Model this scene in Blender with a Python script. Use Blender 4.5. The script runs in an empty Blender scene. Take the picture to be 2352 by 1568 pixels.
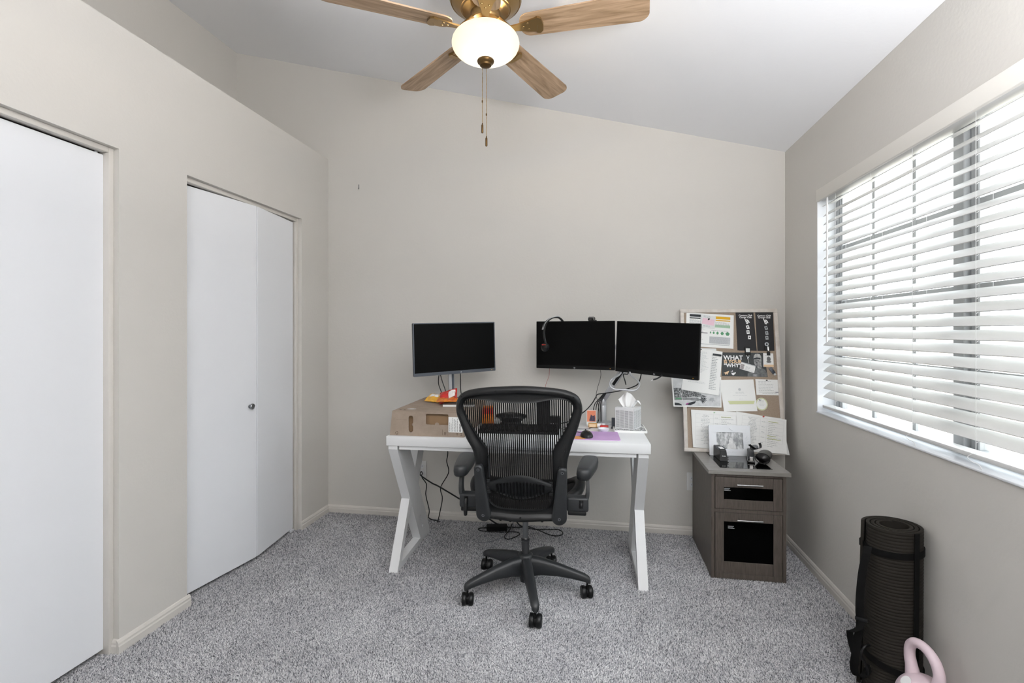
import bpy, bmesh, math, random
from mathutils import Vector, Matrix, noise
from mathutils.geometry import tessellate_polygon

random.seed(7)
SC = bpy.context.scene
COL = SC.collection
R = math.radians

# ------------------------------------------------------------------ camera, world, lights, exposure
XL, XR, YB = -1.933, 1.177, 3.381          # closet face, window wall, back wall
XA = -2.682                                # wall above the closet
CEIL0, SLOPE = 2.450, 0.2535               # ceiling height at the window wall, rise per metre towards the closet
YF = -1.25                                 # wall behind the camera


def ceil_z(x):
    return CEIL0 + SLOPE * (XR - x)


cam_d = bpy.data.cameras.new('camera')
cam = bpy.data.objects.new('camera', cam_d)
COL.objects.link(cam)
cam.location = (0, 0, 1.32)
cam.rotation_euler = (R(90), 0, R(9.519))
cam_d.sensor_width = 36.0
cam_d.lens = 1145.0 / 2352.0 * 36.0
cam_d.shift_y = -23.0 / 2352.0
cam_d.clip_start = 0.02
SC.camera = cam

w = bpy.data.worlds.new('sky')
SC.world = w
w.use_nodes = True
w.node_tree.nodes['Background'].inputs['Color'].default_value = (0.92, 0.96, 1.0, 1)
w.node_tree.nodes['Background'].inputs['Strength'].default_value = 6.0


def area(name, loc, rot, sx, sy, power, col=(1, 1, 1), portal=False):
    d = bpy.data.lights.new(name, 'AREA')
    d.shape = 'RECTANGLE'
    d.size, d.size_y, d.energy, d.color = sx, sy, power, col
    if portal:
        d.cycles.is_portal = True
    o = bpy.data.objects.new(name, d)
    o.location, o.rotation_euler = loc, rot
    COL.objects.link(o)
    return o


# daylight through the window (portal only guides the sampling of the sky)
area('window_portal', (1.34, 1.966, 1.483), (0, R(90), 0), 1.19, 1.91, 1, portal=True)
# added fill lights, unseen: one high behind the camera, one washing the sloping ceiling
area('high_fill_light', (-0.15, YF + 0.12, 2.30), (R(88), 0, R(-12)), 1.0, 0.5, 13, (1.0, 0.995, 0.985))
area('ceiling_fill_light', (0.80, 0.10, 1.55), (R(180), R(5), 0), 0.8, 0.8, 128, (0.985, 0.99, 1.0))

SC.view_settings.view_transform = 'Standard'
SC.view_settings.look = 'None'
SC.view_settings.exposure = 0.08
SC.view_settings.gamma = 1.0
SC.view_settings.use_curve_mapping = False
SC.cycles.use_denoising = True
SC.cycles.max_bounces = 10
SC.cycles.diffuse_bounces = 6
SC.cycles.glossy_bounces = 4
SC.cycles.transparent_max_bounces = 12
SC.cycles.sample_clamp_indirect = 6.0

# ------------------------------------------------------------------ materials


def lin(c):
    if isinstance(c, str):
        c = c.lstrip('#')
        c = tuple(int(c[i:i + 2], 16) / 255.0 for i in (0, 2, 4))
    return tuple((x / 12.92 if x <= 0.04045 else ((x + 0.055) / 1.055) ** 2.4) for x in c) + (1.0,)


def mat(name, col, rough=0.5, metal=0.0, spec=0.5, vary=None, bump=None, coat=0.0, sheen=0.0, emit=None, stretch=None):
    """vary=(scale, second colour), bump=(scale, strength, distance)"""
    m = bpy.data.materials.new(name)
    m.use_nodes = True
    nt = m.node_tree
    b = nt.nodes['Principled BSDF']
    b.inputs['Base Color'].default_value = lin(col)
    b.inputs['Roughness'].default_value = rough
    b.inputs['Metallic'].default_value = metal
    b.inputs['Specular IOR Level'].default_value = spec
    b.inputs['Coat Weight'].default_value = coat
    b.inputs['Sheen Weight'].default_value = sheen
    if emit:
        b.inputs['Emission Color'].default_value = lin(emit[0])
        b.inputs['Emission Strength'].default_value = emit[1]
    if vary or bump:
        tc = nt.nodes.new('ShaderNodeTexCoord')
        mp = nt.nodes.new('ShaderNodeMapping')
        nt.links.new(tc.outputs['Object'], mp.inputs['Vector'])
        if stretch:
            mp.inputs['Scale'].default_value = stretch
    if vary:
        n = nt.nodes.new('ShaderNodeTexNoise')
        n.inputs['Scale'].default_value = vary[0]
        n.inputs['Detail'].default_value = 4
        n.inputs['Roughness'].default_value = 0.65
        nt.links.new(mp.outputs['Vector'], n.inputs['Vector'])
        r = nt.nodes.new('ShaderNodeValToRGB')
        lo, hi = (vary[2], vary[3]) if len(vary) > 3 else (0.35, 0.65)
        r.color_ramp.elements[0].position = lo
        r.color_ramp.elements[1].position = hi
        r.color_ramp.elements[0].color = lin(col)
        r.color_ramp.elements[1].color = lin(vary[1])
        nt.links.new(n.outputs['Fac'], r.inputs['Fac'])
        nt.links.new(r.outputs['Color'], b.inputs['Base Color'])
    if bump:
        n2 = nt.nodes.new('ShaderNodeTexNoise')
        n2.inputs['Scale'].default_value = bump[0]
        n2.inputs['Detail'].default_value = 3
        nt.links.new(mp.outputs['Vector'], n2.inputs['Vector'])
        bp = nt.nodes.new('ShaderNodeBump')
        bp.inputs['Strength'].default_value = bump[1]
        bp.inputs['Distance'].default_value = bump[2]
        nt.links.new(n2.outputs['Fac'], bp.inputs['Height'])
        nt.links.new(bp.outputs['Normal'], b.inputs['Normal'])
    return m


M_wall = mat('greige_wall_paint', '#cdcac5', 0.75, spec=0.25, bump=(75, 0.2, 0.003))
M_ceil = mat('white_ceiling_paint', '#f0f1f4', 0.8, spec=0.2, bump=(60, 0.14, 0.003))
M_trim = mat('trim_paint', '#d0ccc6', 0.45, spec=0.4)
M_door = mat('white_door_paint', '#eaecf0', 0.4, spec=0.4, bump=(30, 0.05, 0.002))
M_dark = mat('dark_gap', '#2a241d', 0.8)
M_sill = mat('white_sill', '#e2e4e8', 0.35)
M_slat = mat('white_slat', '#d2d2d1', 0.4, spec=0.4, stretch=(40, 1, 40), bump=(12, 0.08, 0.002))
M_val = mat('valance_paint', '#e3e0da', 0.45, spec=0.4)
M_cord = mat('white_cord', '#e6e6e6', 0.6)
M_alu = mat('window_aluminium', '#a9abad', 0.45, metal=0.3)
M_chrome = mat('chrome', '#d8d8d8', 0.18, metal=1.0)
M_nickel = mat('satin_nickel', '#8d8f92', 0.3, metal=1.0)
M_black = mat('black_plastic', '#0e0f10', 0.42, spec=0.35)
M_blackm = mat('matte_black', '#0b0b0c', 0.65, spec=0.2)
M_graph = mat('graphite_plastic', '#26282a', 0.42, spec=0.4, bump=(400, 0.1, 0.0006))
M_graph2 = mat('dark_graphite', '#151617', 0.4, spec=0.35)
M_screen = mat('dark_screen', '#040404', 0.4, spec=0.08)
M_bez = mat('monitor_bezel_black', '#0b0b0c', 0.45, spec=0.2)
M_bezg = mat('monitor_bezel_grey', '#4b5058', 0.4, metal=0.3)
M_white = mat('white_laminate', '#dfe0e1', 0.4, spec=0.45)
M_whitep = mat('white_paper', '#eeeeec', 0.75, spec=0.2)
M_paper2 = mat('grey_white_paper', '#dfe0df', 0.75, spec=0.2)
M_ink = mat('grey_ink', '#a3a5a8', 0.8, spec=0.1)
M_inkd = mat('dark_ink', '#3c3f42', 0.8, spec=0.1)
M_inkl = mat('pale_ink', '#c2c4c6', 0.8, spec=0.1)
M_yel = mat('yellow_ink', '#d9a832', 0.8, spec=0.1)
M_yelg = mat('yellow_green_ink', '#a9b04a', 0.8, spec=0.1)
M_grn = mat('green_ink', '#5f9470', 0.8, spec=0.1)
M_grnl = mat('pale_green_ink', '#a9c9ac', 0.8, spec=0.1)
M_pink = mat('pink_ink', '#e7c6d2', 0.8, spec=0.1)
M_mag = mat('magenta_ink', '#9a4b86', 0.8, spec=0.1)
M_cream = mat('cream_ink', '#e0c3a0', 0.8, spec=0.1)
M_olive = mat('pale_olive_ink', '#ccd0a4', 0.8, spec=0.1)
M_wht = mat('white_ink', '#f2f2f2', 0.7, spec=0.2)
M_dcard = mat('black_card', '#232224', 0.6, spec=0.3)
M_poster = mat('charcoal_print', '#424545', 0.6, spec=0.3, vary=(18, '#35383a'))
M_cork = mat('cork_fabric', '#a09081', 0.9, spec=0.1, vary=(220, '#928272'), bump=(300, 0.2, 0.001))
M_bframe = mat('pale_wood_frame', '#d5cfc8', 0.5, vary=(20, '#c6beb5'), stretch=(1, 1, 8))
M_gwood = mat('grey_brown_wood', '#5b534d', 0.45, spec=0.4, vary=(26, '#4a433e'), stretch=(6, 6, 0.6), bump=(60, 0.06, 0.001))
M_gtop = mat('grey_wood_top', '#85827e', 0.32, spec=0.5, vary=(20, '#75726e'), stretch=(0.7, 8, 8))
M_glassb = mat('black_glass', '#050505', 0.05, spec=0.6)
M_glassd = mat('black_drawer_glass', '#040404', 0.12, spec=0.08)
M_card = mat('brown_cardboard', '#998a7d', 0.8, spec=0.2, vary=(14, '#8d7f72'), bump=(120, 0.08, 0.001))
M_cardd = mat('inner_cardboard', '#8a7157', 0.85, spec=0.15)
M_cink = mat('brown_print', '#5f4f42', 0.85, spec=0.1)
M_red = mat('red_wrapper', '#c0262a', 0.3, spec=0.5, vary=(35, '#8e3320'))
M_oran = mat('orange_wrapper', '#d98a2a', 0.35, spec=0.5, vary=(40, '#b04a20'))
M_yelw = mat('yellow_wrapper', '#dba536', 0.3, spec=0.5)
M_pad = mat('mouse_pad', '#b99ac6', 0.8, spec=0.2, vary=(5, '#c6a4cf'))
M_lilac = mat('lilac_vinyl', '#dcc9d0', 0.45, spec=0.4)
M_mat = mat('foam_mat', '#211e1a', 0.8, spec=0.2)
M_strap = mat('black_webbing', '#070707', 0.85, spec=0.15, bump=(300, 0.2, 0.001))
M_brass = mat('antique_brass', '#9a7f55', 0.32, metal=0.9)
M_brassd = mat('dark_bronze', '#5a4426', 0.4, metal=0.8)
M_silver = mat('silver_plastic', '#b4b6b9', 0.35, metal=0.4)
M_clear = mat('clear_plastic', '#d9d8d4', 0.15)
M_tissue = mat('tissue', '#f4f4f4', 0.85, spec=0.1)
M_led = mat('standby_led', '#d8a030', 0.5, emit=('#e8b040', 0.6))
M_outlet = mat('outlet_plastic', '#dededd', 0.4)
M_ground = mat('pale_gravel', '#d9d2c6', 0.9, vary=(30, '#cdc4b6'))
M_block = mat('pale_block_wall', '#d6cbbd', 0.9, vary=(8, '#cabfb0'))


def wood_mat(name):
    m = bpy.data.materials.new(name)
    m.use_nodes = True
    nt = m.node_tree
    b = nt.nodes['Principled BSDF']
    b.inputs['Roughness'].default_value = 0.45
    tc = nt.nodes.new('ShaderNodeTexCoord')
    mp = nt.nodes.new('ShaderNodeMapping')
    mp.inputs['Scale'].default_value = (2.2, 24, 24)
    nt.links.new(tc.outputs['Object'], mp.inputs['Vector'])
    n = nt.nodes.new('ShaderNodeTexNoise')
    n.inputs['Scale'].default_value = 2.0
    n.inputs['Detail'].default_value = 6
    n.inputs['Distortion'].default_value = 0.8
    nt.links.new(mp.outputs['Vector'], n.inputs['Vector'])
    r = nt.nodes.new('ShaderNodeValToRGB')
    e = r.color_ramp.elements
    e[0].position, e[1].position = 0.32, 0.66
    e[0].color, e[1].color = lin('#7d6448'), lin('#b2967a')
    nt.links.new(n.outputs['Fac'], r.inputs['Fac'])
    nt.links.new(r.outputs['Color'], b.inputs['Base Color'])
    return m


M_blade = wood_mat('oak_blade')


def carpet_mat():
    m = bpy.data.materials.new('grey_carpet')
    m.use_nodes = True
    nt = m.node_tree
    b = nt.nodes['Principled BSDF']
    b.inputs['Roughness'].default_value = 0.95
    b.inputs['Specular IOR Level'].default_value = 0.1
    b.inputs['Sheen Weight'].default_value = 0.15
    tc = nt.nodes.new('ShaderNodeTexCoord')
    n = nt.nodes.new('ShaderNodeTexNoise')
    n.inputs['Scale'].default_value = 155
    n.inputs['Detail'].default_value = 3
    n.inputs['Roughness'].default_value = 0.7
    nt.links.new(tc.outputs['Object'], n.inputs['Vector'])
    r = nt.nodes.new('ShaderNodeValToRGB')
    e = r.color_ramp.elements
    e[0].position, e[1].position = 0.36, 0.64
    e[0].color, e[1].color = lin('#4a4a4e'), lin('#e9e9ec')
    nt.links.new(n.outputs['Fac'], r.inputs['Fac'])
    n2 = nt.nodes.new('ShaderNodeTexNoise')
    n2.inputs['Scale'].default_value = 4.5
    n2.inputs['Detail'].default_value = 3
    nt.links.new(tc.outputs['Object'], n2.inputs['Vector'])
    r2 = nt.nodes.new('ShaderNodeValToRGB')
    r2.color_ramp.elements[0].position, r2.color_ramp.elements[1].position = 0.35, 0.68
    r2.color_ramp.elements[0].color, r2.color_ramp.elements[1].color = (0.80, 0.80, 0.80, 1), (1, 1, 1, 1)
    nt.links.new(n2.outputs['Fac'], r2.inputs['Fac'])
    mx = nt.nodes.new('ShaderNodeMix')
    mx.data_type = 'RGBA'
    mx.blend_type = 'MULTIPLY'
    mx.inputs['Factor'].default_value = 1.0
    nt.links.new(r.outputs['Color'], mx.inputs['A'])
    nt.links.new(r2.outputs['Color'], mx.inputs['B'])
    nt.links.new(mx.outputs['Result'], b.inputs['Base Color'])
    bp = nt.nodes.new('ShaderNodeBump')
    bp.inputs['Strength'].default_value = 0.9
    bp.inputs['Distance'].default_value = 0.008
    nt.links.new(n.outputs['Fac'], bp.inputs['Height'])
    nt.links.new(bp.outputs['Normal'], b.inputs['Normal'])
    return m


M_carpet = carpet_mat()


def pile_mat():
    """twisted tufts, each its own shade of grey"""
    m = bpy.data.materials.new('carpet_tufts')
    m.use_nodes = True
    nt = m.node_tree
    b = nt.nodes['Principled BSDF']
    b.inputs['Roughness'].default_value = 0.9
    b.inputs['Specular IOR Level'].default_value = 0.1
    g = nt.nodes.new('ShaderNodeNewGeometry')
    r = nt.nodes.new('ShaderNodeValToRGB')
    e = r.color_ramp.elements
    e[0].position, e[1].position = 0.0, 1.0
    e[0].color, e[1].color = lin('#515155'), lin('#f5f4f4')
    k = e.new(0.30)
    k.color = lin('#a3a3a8')
    nt.links.new(g.outputs['Random Per Island'], r.inputs['Fac'])
    tc = nt.nodes.new('ShaderNodeTexCoord')
    n2 = nt.nodes.new('ShaderNodeTexNoise')
    n2.inputs['Scale'].default_value = 4.0
    n2.inputs['Detail'].default_value = 4
    nt.links.new(tc.outputs['Object'], n2.inputs['Vector'])
    r2 = nt.nodes.new('ShaderNodeValToRGB')
    r2.color_ramp.elements[0].position, r2.color_ramp.elements[1].position = 0.36, 0.66
    r2.color_ramp.elements[0].color, r2.color_ramp.elements[1].color = (0.78, 0.78, 0.79, 1), (1, 1, 1, 1)
    nt.links.new(n2.outputs['Fac'], r2.inputs['Fac'])
    mx = nt.nodes.new('ShaderNodeMix')
    mx.data_type = 'RGBA'
    mx.blend_type = 'MULTIPLY'
    mx.inputs['Factor'].default_value = 1.0
    nt.links.new(r.outputs['Color'], mx.inputs['A'])
    nt.links.new(r2.outputs['Color'], mx.inputs['B'])
    nt.links.new(mx.outputs['Result'], b.inputs['Base Color'])
    return m


M_pile = pile_mat()



def glass_mat():
    m = bpy.data.materials.new('window_glass')
    m.use_nodes = True
    nt = m.node_tree
    nt.nodes.remove(nt.nodes['Principled BSDF'])
    out = nt.nodes['Material Output']
    t = nt.nodes.new('ShaderNodeBsdfTransparent')
    t.inputs['Color'].default_value = (0.95, 0.97, 0.97, 1)
    g = nt.nodes.new('ShaderNodeBsdfGlossy')
    g.inputs['Roughness'].default_value = 0.02
    mx = nt.nodes.new('ShaderNodeMixShader')
    mx.inputs['Fac'].default_value = 0.06
    nt.links.new(t.outputs[0], mx.inputs[1])
    nt.links.new(g.outputs[0], mx.inputs[2])
    nt.links.new(mx.outputs[0], out.inputs['Surface'])
    return m


M_glass = glass_mat()


def bowl_mat():
    """lit frosted glass: hottest over the bulbs near the axis, creamier towards the rim"""
    m = mat('lit_frosted_glass', '#f6ead0', 0.4, emit=('#ffeecb', 1.0))
    nt = m.node_tree
    b = nt.nodes['Principled BSDF']
    tc = nt.nodes.new('ShaderNodeTexCoord')
    sx = nt.nodes.new('ShaderNodeVectorMath')
    sx.operation = 'MULTIPLY'
    sx.inputs[1].default_value = (1, 1, 0)
    ln = nt.nodes.new('ShaderNodeVectorMath')
    ln.operation = 'LENGTH'
    r = nt.nodes.new('ShaderNodeMapRange')
    r.inputs['From Min'].default_value, r.inputs['From Max'].default_value = 0.045, 0.140
    r.inputs['To Min'].default_value, r.inputs['To Max'].default_value = 0.0, 1.0
    c = nt.nodes.new('ShaderNodeValToRGB')
    c.color_ramp.elements[0].color = (1.3, 1.2, 1.04, 1)
    c.color_ramp.elements[1].color = (0.93, 0.83, 0.60, 1)
    nt.links.new(tc.outputs['Object'], sx.inputs[0])
    nt.links.new(sx.outputs[0], ln.inputs[0])
    nt.links.new(ln.outputs['Value'], r.inputs['Value'])
    nt.links.new(r.outputs['Result'], c.inputs['Fac'])
    nt.links.new(c.outputs['Color'], b.inputs['Emission Color'])
    b.inputs['Base Color'].default_value = (0.25, 0.22, 0.17, 1)
    return m


M_bowl = bowl_mat()

# ------------------------------------------------------------------ mesh helpers


def BM():
    return bmesh.new()


def obj(name, bm, material, parent=None, smooth=None, loc=None):
    me = bpy.data.meshes.new(name)
    bmesh.ops.recalc_face_normals(bm, faces=bm.faces)
    bm.to_mesh(me)
    bm.free()
    for m in (material if isinstance(material, (list, tuple)) else [material]):
        me.materials.append(m)
    if smooth is not None:
        for p in me.polygons:
            p.use_smooth = True
        me.set_sharp_from_angle(angle=R(smooth))
    o = bpy.data.objects.new(name, me)
    COL.objects.link(o)
    if parent:
        o.parent = parent
    if loc:
        o.location = loc
    return o


def tag(o, label=None, cat=None, group=None, kind=None):
    if label:
        o['label'] = label
    if cat:
        o['category'] = cat
    if group:
        o['group'] = group
    if kind:
        o['kind'] = kind
    return o


def empty(name, loc=(0, 0, 0), rz=0.0, label=None, cat=None, group=None, kind=None, matrix=None):
    o = bpy.data.objects.new(name, None)
    o.empty_display_size = 0.05
    COL.objects.link(o)
    if matrix is not None:
        o.matrix_world = matrix
    else:
        o.location = loc
        o.rotation_euler = (0, 0, rz)
    return tag(o, label, cat, group, kind)


def struct(name, bm, m, parent=None, smooth=None):
    o = obj(name, bm, m, parent, smooth)
    if parent is None:
        o['kind'] = 'structure'
    return o


def copy_to(o, parent):
    c = o.copy()
    COL.objects.link(c)
    c.parent = parent
    return c


def box(bm, lo, hi, bevel=0.0, seg=2, mtx=None):
    lo, hi = Vector(lo), Vector(hi)
    v = [bm.verts.new((x, y, z)) for x in (lo.x, hi.x) for y in (lo.y, hi.y) for z in (lo.z, hi.z)]
    idx = [(0, 1, 3, 2), (4, 6, 7, 5), (0, 4, 5, 1), (2, 3, 7, 6), (0, 2, 6, 4), (1, 5, 7, 3)]
    f = [bm.faces.new([v[i] for i in q]) for q in idx]
    geo = list(v)
    if bevel > 0:
        es = list({e for q in f for e in q.edges})
        r = bmesh.ops.bevel(bm, geom=es, offset=bevel, segments=seg, profile=0.5, affect='EDGES', clamp_overlap=True)
        geo = list({x for fc in r['faces'] for x in fc.verts} | {x for x in v if x.is_valid})
        if mtx is not None:
            geo = list({x for x in geo if x.is_valid})
            # all verts connected to this box
            seen = set(geo)
            stack = list(geo)
            while stack:
                a = stack.pop()
                for e in a.link_edges:
                    b = e.other_vert(a)
                    if b not in seen:
                        seen.add(b)
                        stack.append(b)
            geo = list(seen)
    if mtx is not None:
        for a in geo:
            a.co = mtx @ a.co
    return geo


def frame_from(d):
    d = d.normalized()
    up = Vector((0, 0, 1)) if abs(d.z) < 0.95 else Vector((1, 0, 0))
    a = d.cross(up).normalized()
    return a, a.cross(d).normalized()


def cyl(bm, p0, p1, r0, r1=None, seg=20, caps=True):
    p0, p1 = Vector(p0), Vector(p1)
    r1 = r0 if r1 is None else r1
    a, b = frame_from(p1 - p0)
    rings = []
    for p, r in ((p0, r0), (p1, r1)):
        rings.append([bm.verts.new(p + (a * math.cos(t) + b * math.sin(t)) * r)
                      for t in (2 * math.pi * i / seg for i in range(seg))])
    for i in range(seg):
        j = (i + 1) % seg
        bm.faces.new((rings[0][i], rings[0][j], rings[1][j], rings[1][i]))
    if caps:
        bm.faces.new(rings[0])
        bm.faces.new(list(reversed(rings[1])))


def lathe(bm, prof, seg=40, c=(0, 0, 0), mtx=None, sx=1.0, sy=1.0):
    c = Vector(c)
    rings = []
    for r, z in prof:
        if r < 1e-6:
            rings.append([bm.verts.new(c + Vector((0, 0, z)))])
        else:
            rings.append([bm.verts.new(c + Vector((r * sx * math.cos(2 * math.pi * i / seg), r * sy * math.sin(2 * math.pi * i / seg), z)))
                          for i in range(seg)])
    for k in range(len(rings) - 1):
        A, B = rings[k], rings[k + 1]
        for i in range(seg):
            j = (i + 1) % seg
            if len(A) == 1 and len(B) == 1:
                continue
            if len(A) == 1:
                bm.faces.new((A[0], B[j], B[i]))
            elif len(B) == 1:
                bm.faces.new((A[i], A[j], B[0]))
            else:
                bm.faces.new((A[i], A[j], B[j], B[i]))
    if mtx is not None:
        for rg in rings:
            for v in rg:
                v.co = mtx @ v.co


def spline(pts, n=8, closed=False):
    P = [Vector(p) for p in pts]
    out = []
    m = len(P)
    rng = range(m if closed else m - 1)
    for i in rng:
        p1, p2 = P[i], P[(i + 1) % m]
        p0 = P[i - 1] if (closed or i > 0) else p1
        p3 = P[(i + 2) % m] if (closed or i + 2 < m) else p2
        for k in range(n):
            t = k / n
            out.append(0.5 * ((2 * p1) + (p2 - p0) * t + (2 * p0 - 5 * p1 + 4 * p2 - p3) * t * t + (3 * p1 - p0 - 3 * p2 + p3) * t ** 3))
    if not closed:
        out.append(P[-1])
    return out


def tube(bm, pts, r, seg=8, n=6, closed=False, flat=None, smooth=True):
    """round tube along a smooth path; r is a number or a list per point; flat=(axis vector, half width, half thickness) makes a strap"""
    P = spline(pts, n, closed) if smooth else [Vector(p) for p in pts]
    m = len(P)
    rr = [r] * m if not isinstance(r, (list, tuple)) else [
        r[min(int(i / n), len(r) - 1)] + (r[min(int(i / n) + 1, len(r) - 1)] - r[min(int(i / n), len(r) - 1)]) * ((i % n) / n) for i in range(m)]
    rings = []
    prev = None
    for i, p in enumerate(P):
        if closed:
            d = P[(i + 1) % m] - P[i - 1]
        else:
            d = P[min(i + 1, m - 1)] - P[max(i - 1, 0)]
        d = d.normalized() if d.length > 1e-9 else Vector((0, 0, 1))
        if flat:
            b = Vector(flat[0]).normalized()
            a = d.cross(b)
            a = a.normalized() if a.length > 1e-5 else Vector((1, 0, 0))
            hw, ht = flat[1], flat[2]
            rings.append([bm.verts.new(p + b * sx * hw + a * sy * ht) for sx, sy in ((-1, -1), (1, -1), (1, 1), (-1, 1))])
            continue
        if prev is None:
            a, b = frame_from(d)
        else:
            a = prev - d * prev.dot(d)
            a = a.normalized() if a.length > 1e-6 else frame_from(d)[0]
            b = d.cross(a)
        prev = a
        rings.append([bm.verts.new(p + (a * math.cos(2 * math.pi * k / seg) + b * math.sin(2 * math.pi * k / seg)) * rr[i]) for k in range(seg)])
    sg = len(rings[0])
    for i in range(m if closed else m - 1):
        A, B = rings[i], rings[(i + 1) % m]
        for k in range(sg):
            j = (k + 1) % sg
            bm.faces.new((A[k], A[j], B[j], B[k]))
    if not closed:
        bm.faces.new(list(reversed(rings[0])))
        bm.faces.new(rings[-1])


def prism(bm, outline, t0, t1, fn):
    """extruded outline; fn(a, b, t) -> point"""
    lo = [bm.verts.new(fn(a, b, t0)) for a, b in outline]
    hi = [bm.verts.new(fn(a, b, t1)) for a, b in outline]
    n = len(outline)
    for i in range(n):
        j = (i + 1) % n
        bm.faces.new((lo[i], lo[j], hi[j], hi[i]))
    f1 = bm.faces.new(list(reversed(lo)))
    f2 = bm.faces.new(hi)
    if n > 4:
        bmesh.ops.triangulate(bm, faces=[f1, f2])


def plate(bm, outer, holes, t0, t1, fn):
    """flat plate with holes"""
    loops = [outer] + holes
    tri = tessellate_polygon([[Vector((a, b, 0)) for a, b in l] for l in loops])
    flatp = [p for l in loops for p in l]
    lo = [bm.verts.new(fn(a, b, t0)) for a, b in flatp]
    hi = [bm.verts.new(fn(a, b, t1)) for a, b in flatp]
    for t in tri:
        bm.faces.new([lo[i] for i in t])
        bm.faces.new([hi[i] for i in reversed(t)])
    s = 0
    for l in loops:
        n = len(l)
        for i in range(n):
            j = (i + 1) % n
            bm.faces.new((lo[s + i], lo[s + j], hi[s + j], hi[s + i]))
        s += n


def rrect(x0, y0, x1, y1, r, n=4):
    out = []
    for cx, cy, a0 in ((x1 - r, y0 + r, -90), (x1 - r, y1 - r, 0), (x0 + r, y1 - r, 90), (x0 + r, y0 + r, 180)):
        for k in range(n + 1):
            a = R(a0 + 90 * k / n)
            out.append((cx + r * math.cos(a), cy + r * math.sin(a)))
    return out


def XY(a, b, t):
    return (a, b, t)


def XZ(a, b, t):
    return (a, t, b)


def YZ(a, b, t):
    return (t, a, b)


def quad(bm, x0, y0, x1, y1, z=0.0):
    v = [bm.verts.new(p) for p in ((x0, y0, z), (x1, y0, z), (x1, y1, z), (x0, y1, z))]
    return bm.faces.new(v)


def poly(bm, pts, z=0.0):
    f = bm.faces.new([bm.verts.new((a, b, z)) for a, b in pts])
    if len(pts) > 4:
        bmesh.ops.triangulate(bm, faces=[f])


def disc(bm, cx, cy, rx, ry=None, z=0.0, n=20):
    ry = rx if ry is None else ry
    poly(bm, [(cx + rx * math.cos(2 * math.pi * i / n), cy + ry * math.sin(2 * math.pi * i / n)) for i in range(n)], z)


def text_lines(bm, x0, y0, width, rows, pitch, h, z=0.0006, seed=1, cover=(0.55, 1.0), center=False):
    rnd = random.Random(seed)
    for i in range(rows):
        y = y0 - i * pitch
        ww = width * rnd.uniform(*cover)
        x = x0 + (width - ww) / 2 if center else x0
        end = x + ww
        while x < end - 0.002:
            l = min(rnd.uniform(0.006, 0.016), end - x)
            quad(bm, x, y - h, x + l, y, z)
            x += l + 0.0025


def text_bm(s, size, bold=0.0, align='LEFT', spacing=1.0, shear=0.0):
    cu = bpy.data.curves.new('lettering', 'FONT')
    cu.body = s
    cu.size = size
    cu.align_x = align
    cu.space_line = spacing
    cu.offset = bold
    cu.shear = shear
    cu.resolution_u = 2
    o = bpy.data.objects.new('lettering', cu)
    COL.objects.link(o)
    dg = bpy.context.evaluated_depsgraph_get()
    me = bpy.data.meshes.new_from_object(o.evaluated_get(dg))
    b = BM()
    b.from_mesh(me)
    bpy.data.objects.remove(o)
    bpy.data.curves.remove(cu)
    bpy.data.meshes.remove(me)
    return b


def shift(bm, d=(0, 0, 0), mtx=None):
    if mtx is not None:
        bmesh.ops.transform(bm, matrix=mtx, verts=bm.verts)
    bmesh.ops.translate(bm, vec=Vector(d), verts=bm.verts)
    return bm


# ------------------------------------------------------------------ room shell
b = BM()
box(b, (XA - 0.3, YF - 0.2, -0.1), (XR + 0.13, YB + 0.15, 0.0))
floor = struct('floor', b, M_carpet)

import numpy as np


def carpet_pile(x0, x1, y0, y1, step):
    """one mesh of short leaning tufts standing on the floor"""
    rg = np.random.default_rng(3)
    nx, ny = int((x1 - x0) / step), int((y1 - y0) / step)
    gx, gy = np.meshgrid(np.arange(nx), np.arange(ny))
    n = nx * ny
    px = x0 + (gx.ravel() + rg.uniform(0.1, 0.9, n)) * step
    py = y0 + (gy.ravel() + rg.uniform(0.1, 0.9, n)) * step
    h = rg.uniform(0.005, 0.0088, n)
    wd = rg.uniform(0.0018, 0.0028, n)
    an = rg.uniform(0, 2 * math.pi, n)
    # the nap leans in drifting directions (vacuum and foot marks)
    la = 2.2 * np.sin(px * 2.1 + 1.3 * np.sin(py * 1.7)) + 1.6 * np.cos(py * 2.6 + px) + rg.normal(0, 0.7, n)
    le = rg.uniform(0.0005, 0.0045, n)
    V = np.zeros((n, 4, 3), dtype=np.float32)
    for k in range(3):
        V[:, k, 0] = px + wd * np.cos(an + k * 2.0944)
        V[:, k, 1] = py + wd * np.sin(an + k * 2.0944)
        V[:, k, 2] = -0.001
    V[:, 3, 0] = px + le * np.cos(la)
    V[:, 3, 1] = py + le * np.sin(la)
    V[:, 3, 2] = h
    base = (np.arange(n) * 4)[:, None]
    F = (base + np.array([[0, 1, 3, 1, 2, 3, 2, 0, 3]])).reshape(-1).astype(np.int32)
    me = bpy.data.meshes.new('carpet_pile')
    me.vertices.add(n * 4)
    me.vertices.foreach_set('co', V.reshape(-1))
    me.loops.add(n * 9)
    me.loops.foreach_set('vertex_index', F)
    me.polygons.add(n * 3)
    me.polygons.foreach_set('loop_start', np.arange(0, n * 9, 3, dtype=np.int32))
    me.update()
    me.validate()
    me.materials.append(M_pile)
    o = bpy.data.objects.new('carpet_pile', me)
    COL.objects.link(o)
    o.parent = floor
    o['kind'] = 'stuff'
    return o


carpet_pile(XL - 0.06, XR, 1.1, YB, 0.0048)

b = BM()                                                     # back wall with its sloping top
prism(b, [(XA - 0.1, 0), (XR + 0.13, 0), (XR + 0.13, ceil_z(XR + 0.13) + 0.02), (XA - 0.1, ceil_z(XA - 0.1) + 0.02)], YB, YB + 0.12, XZ)
struct('wall_back', b, M_wall)

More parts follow.
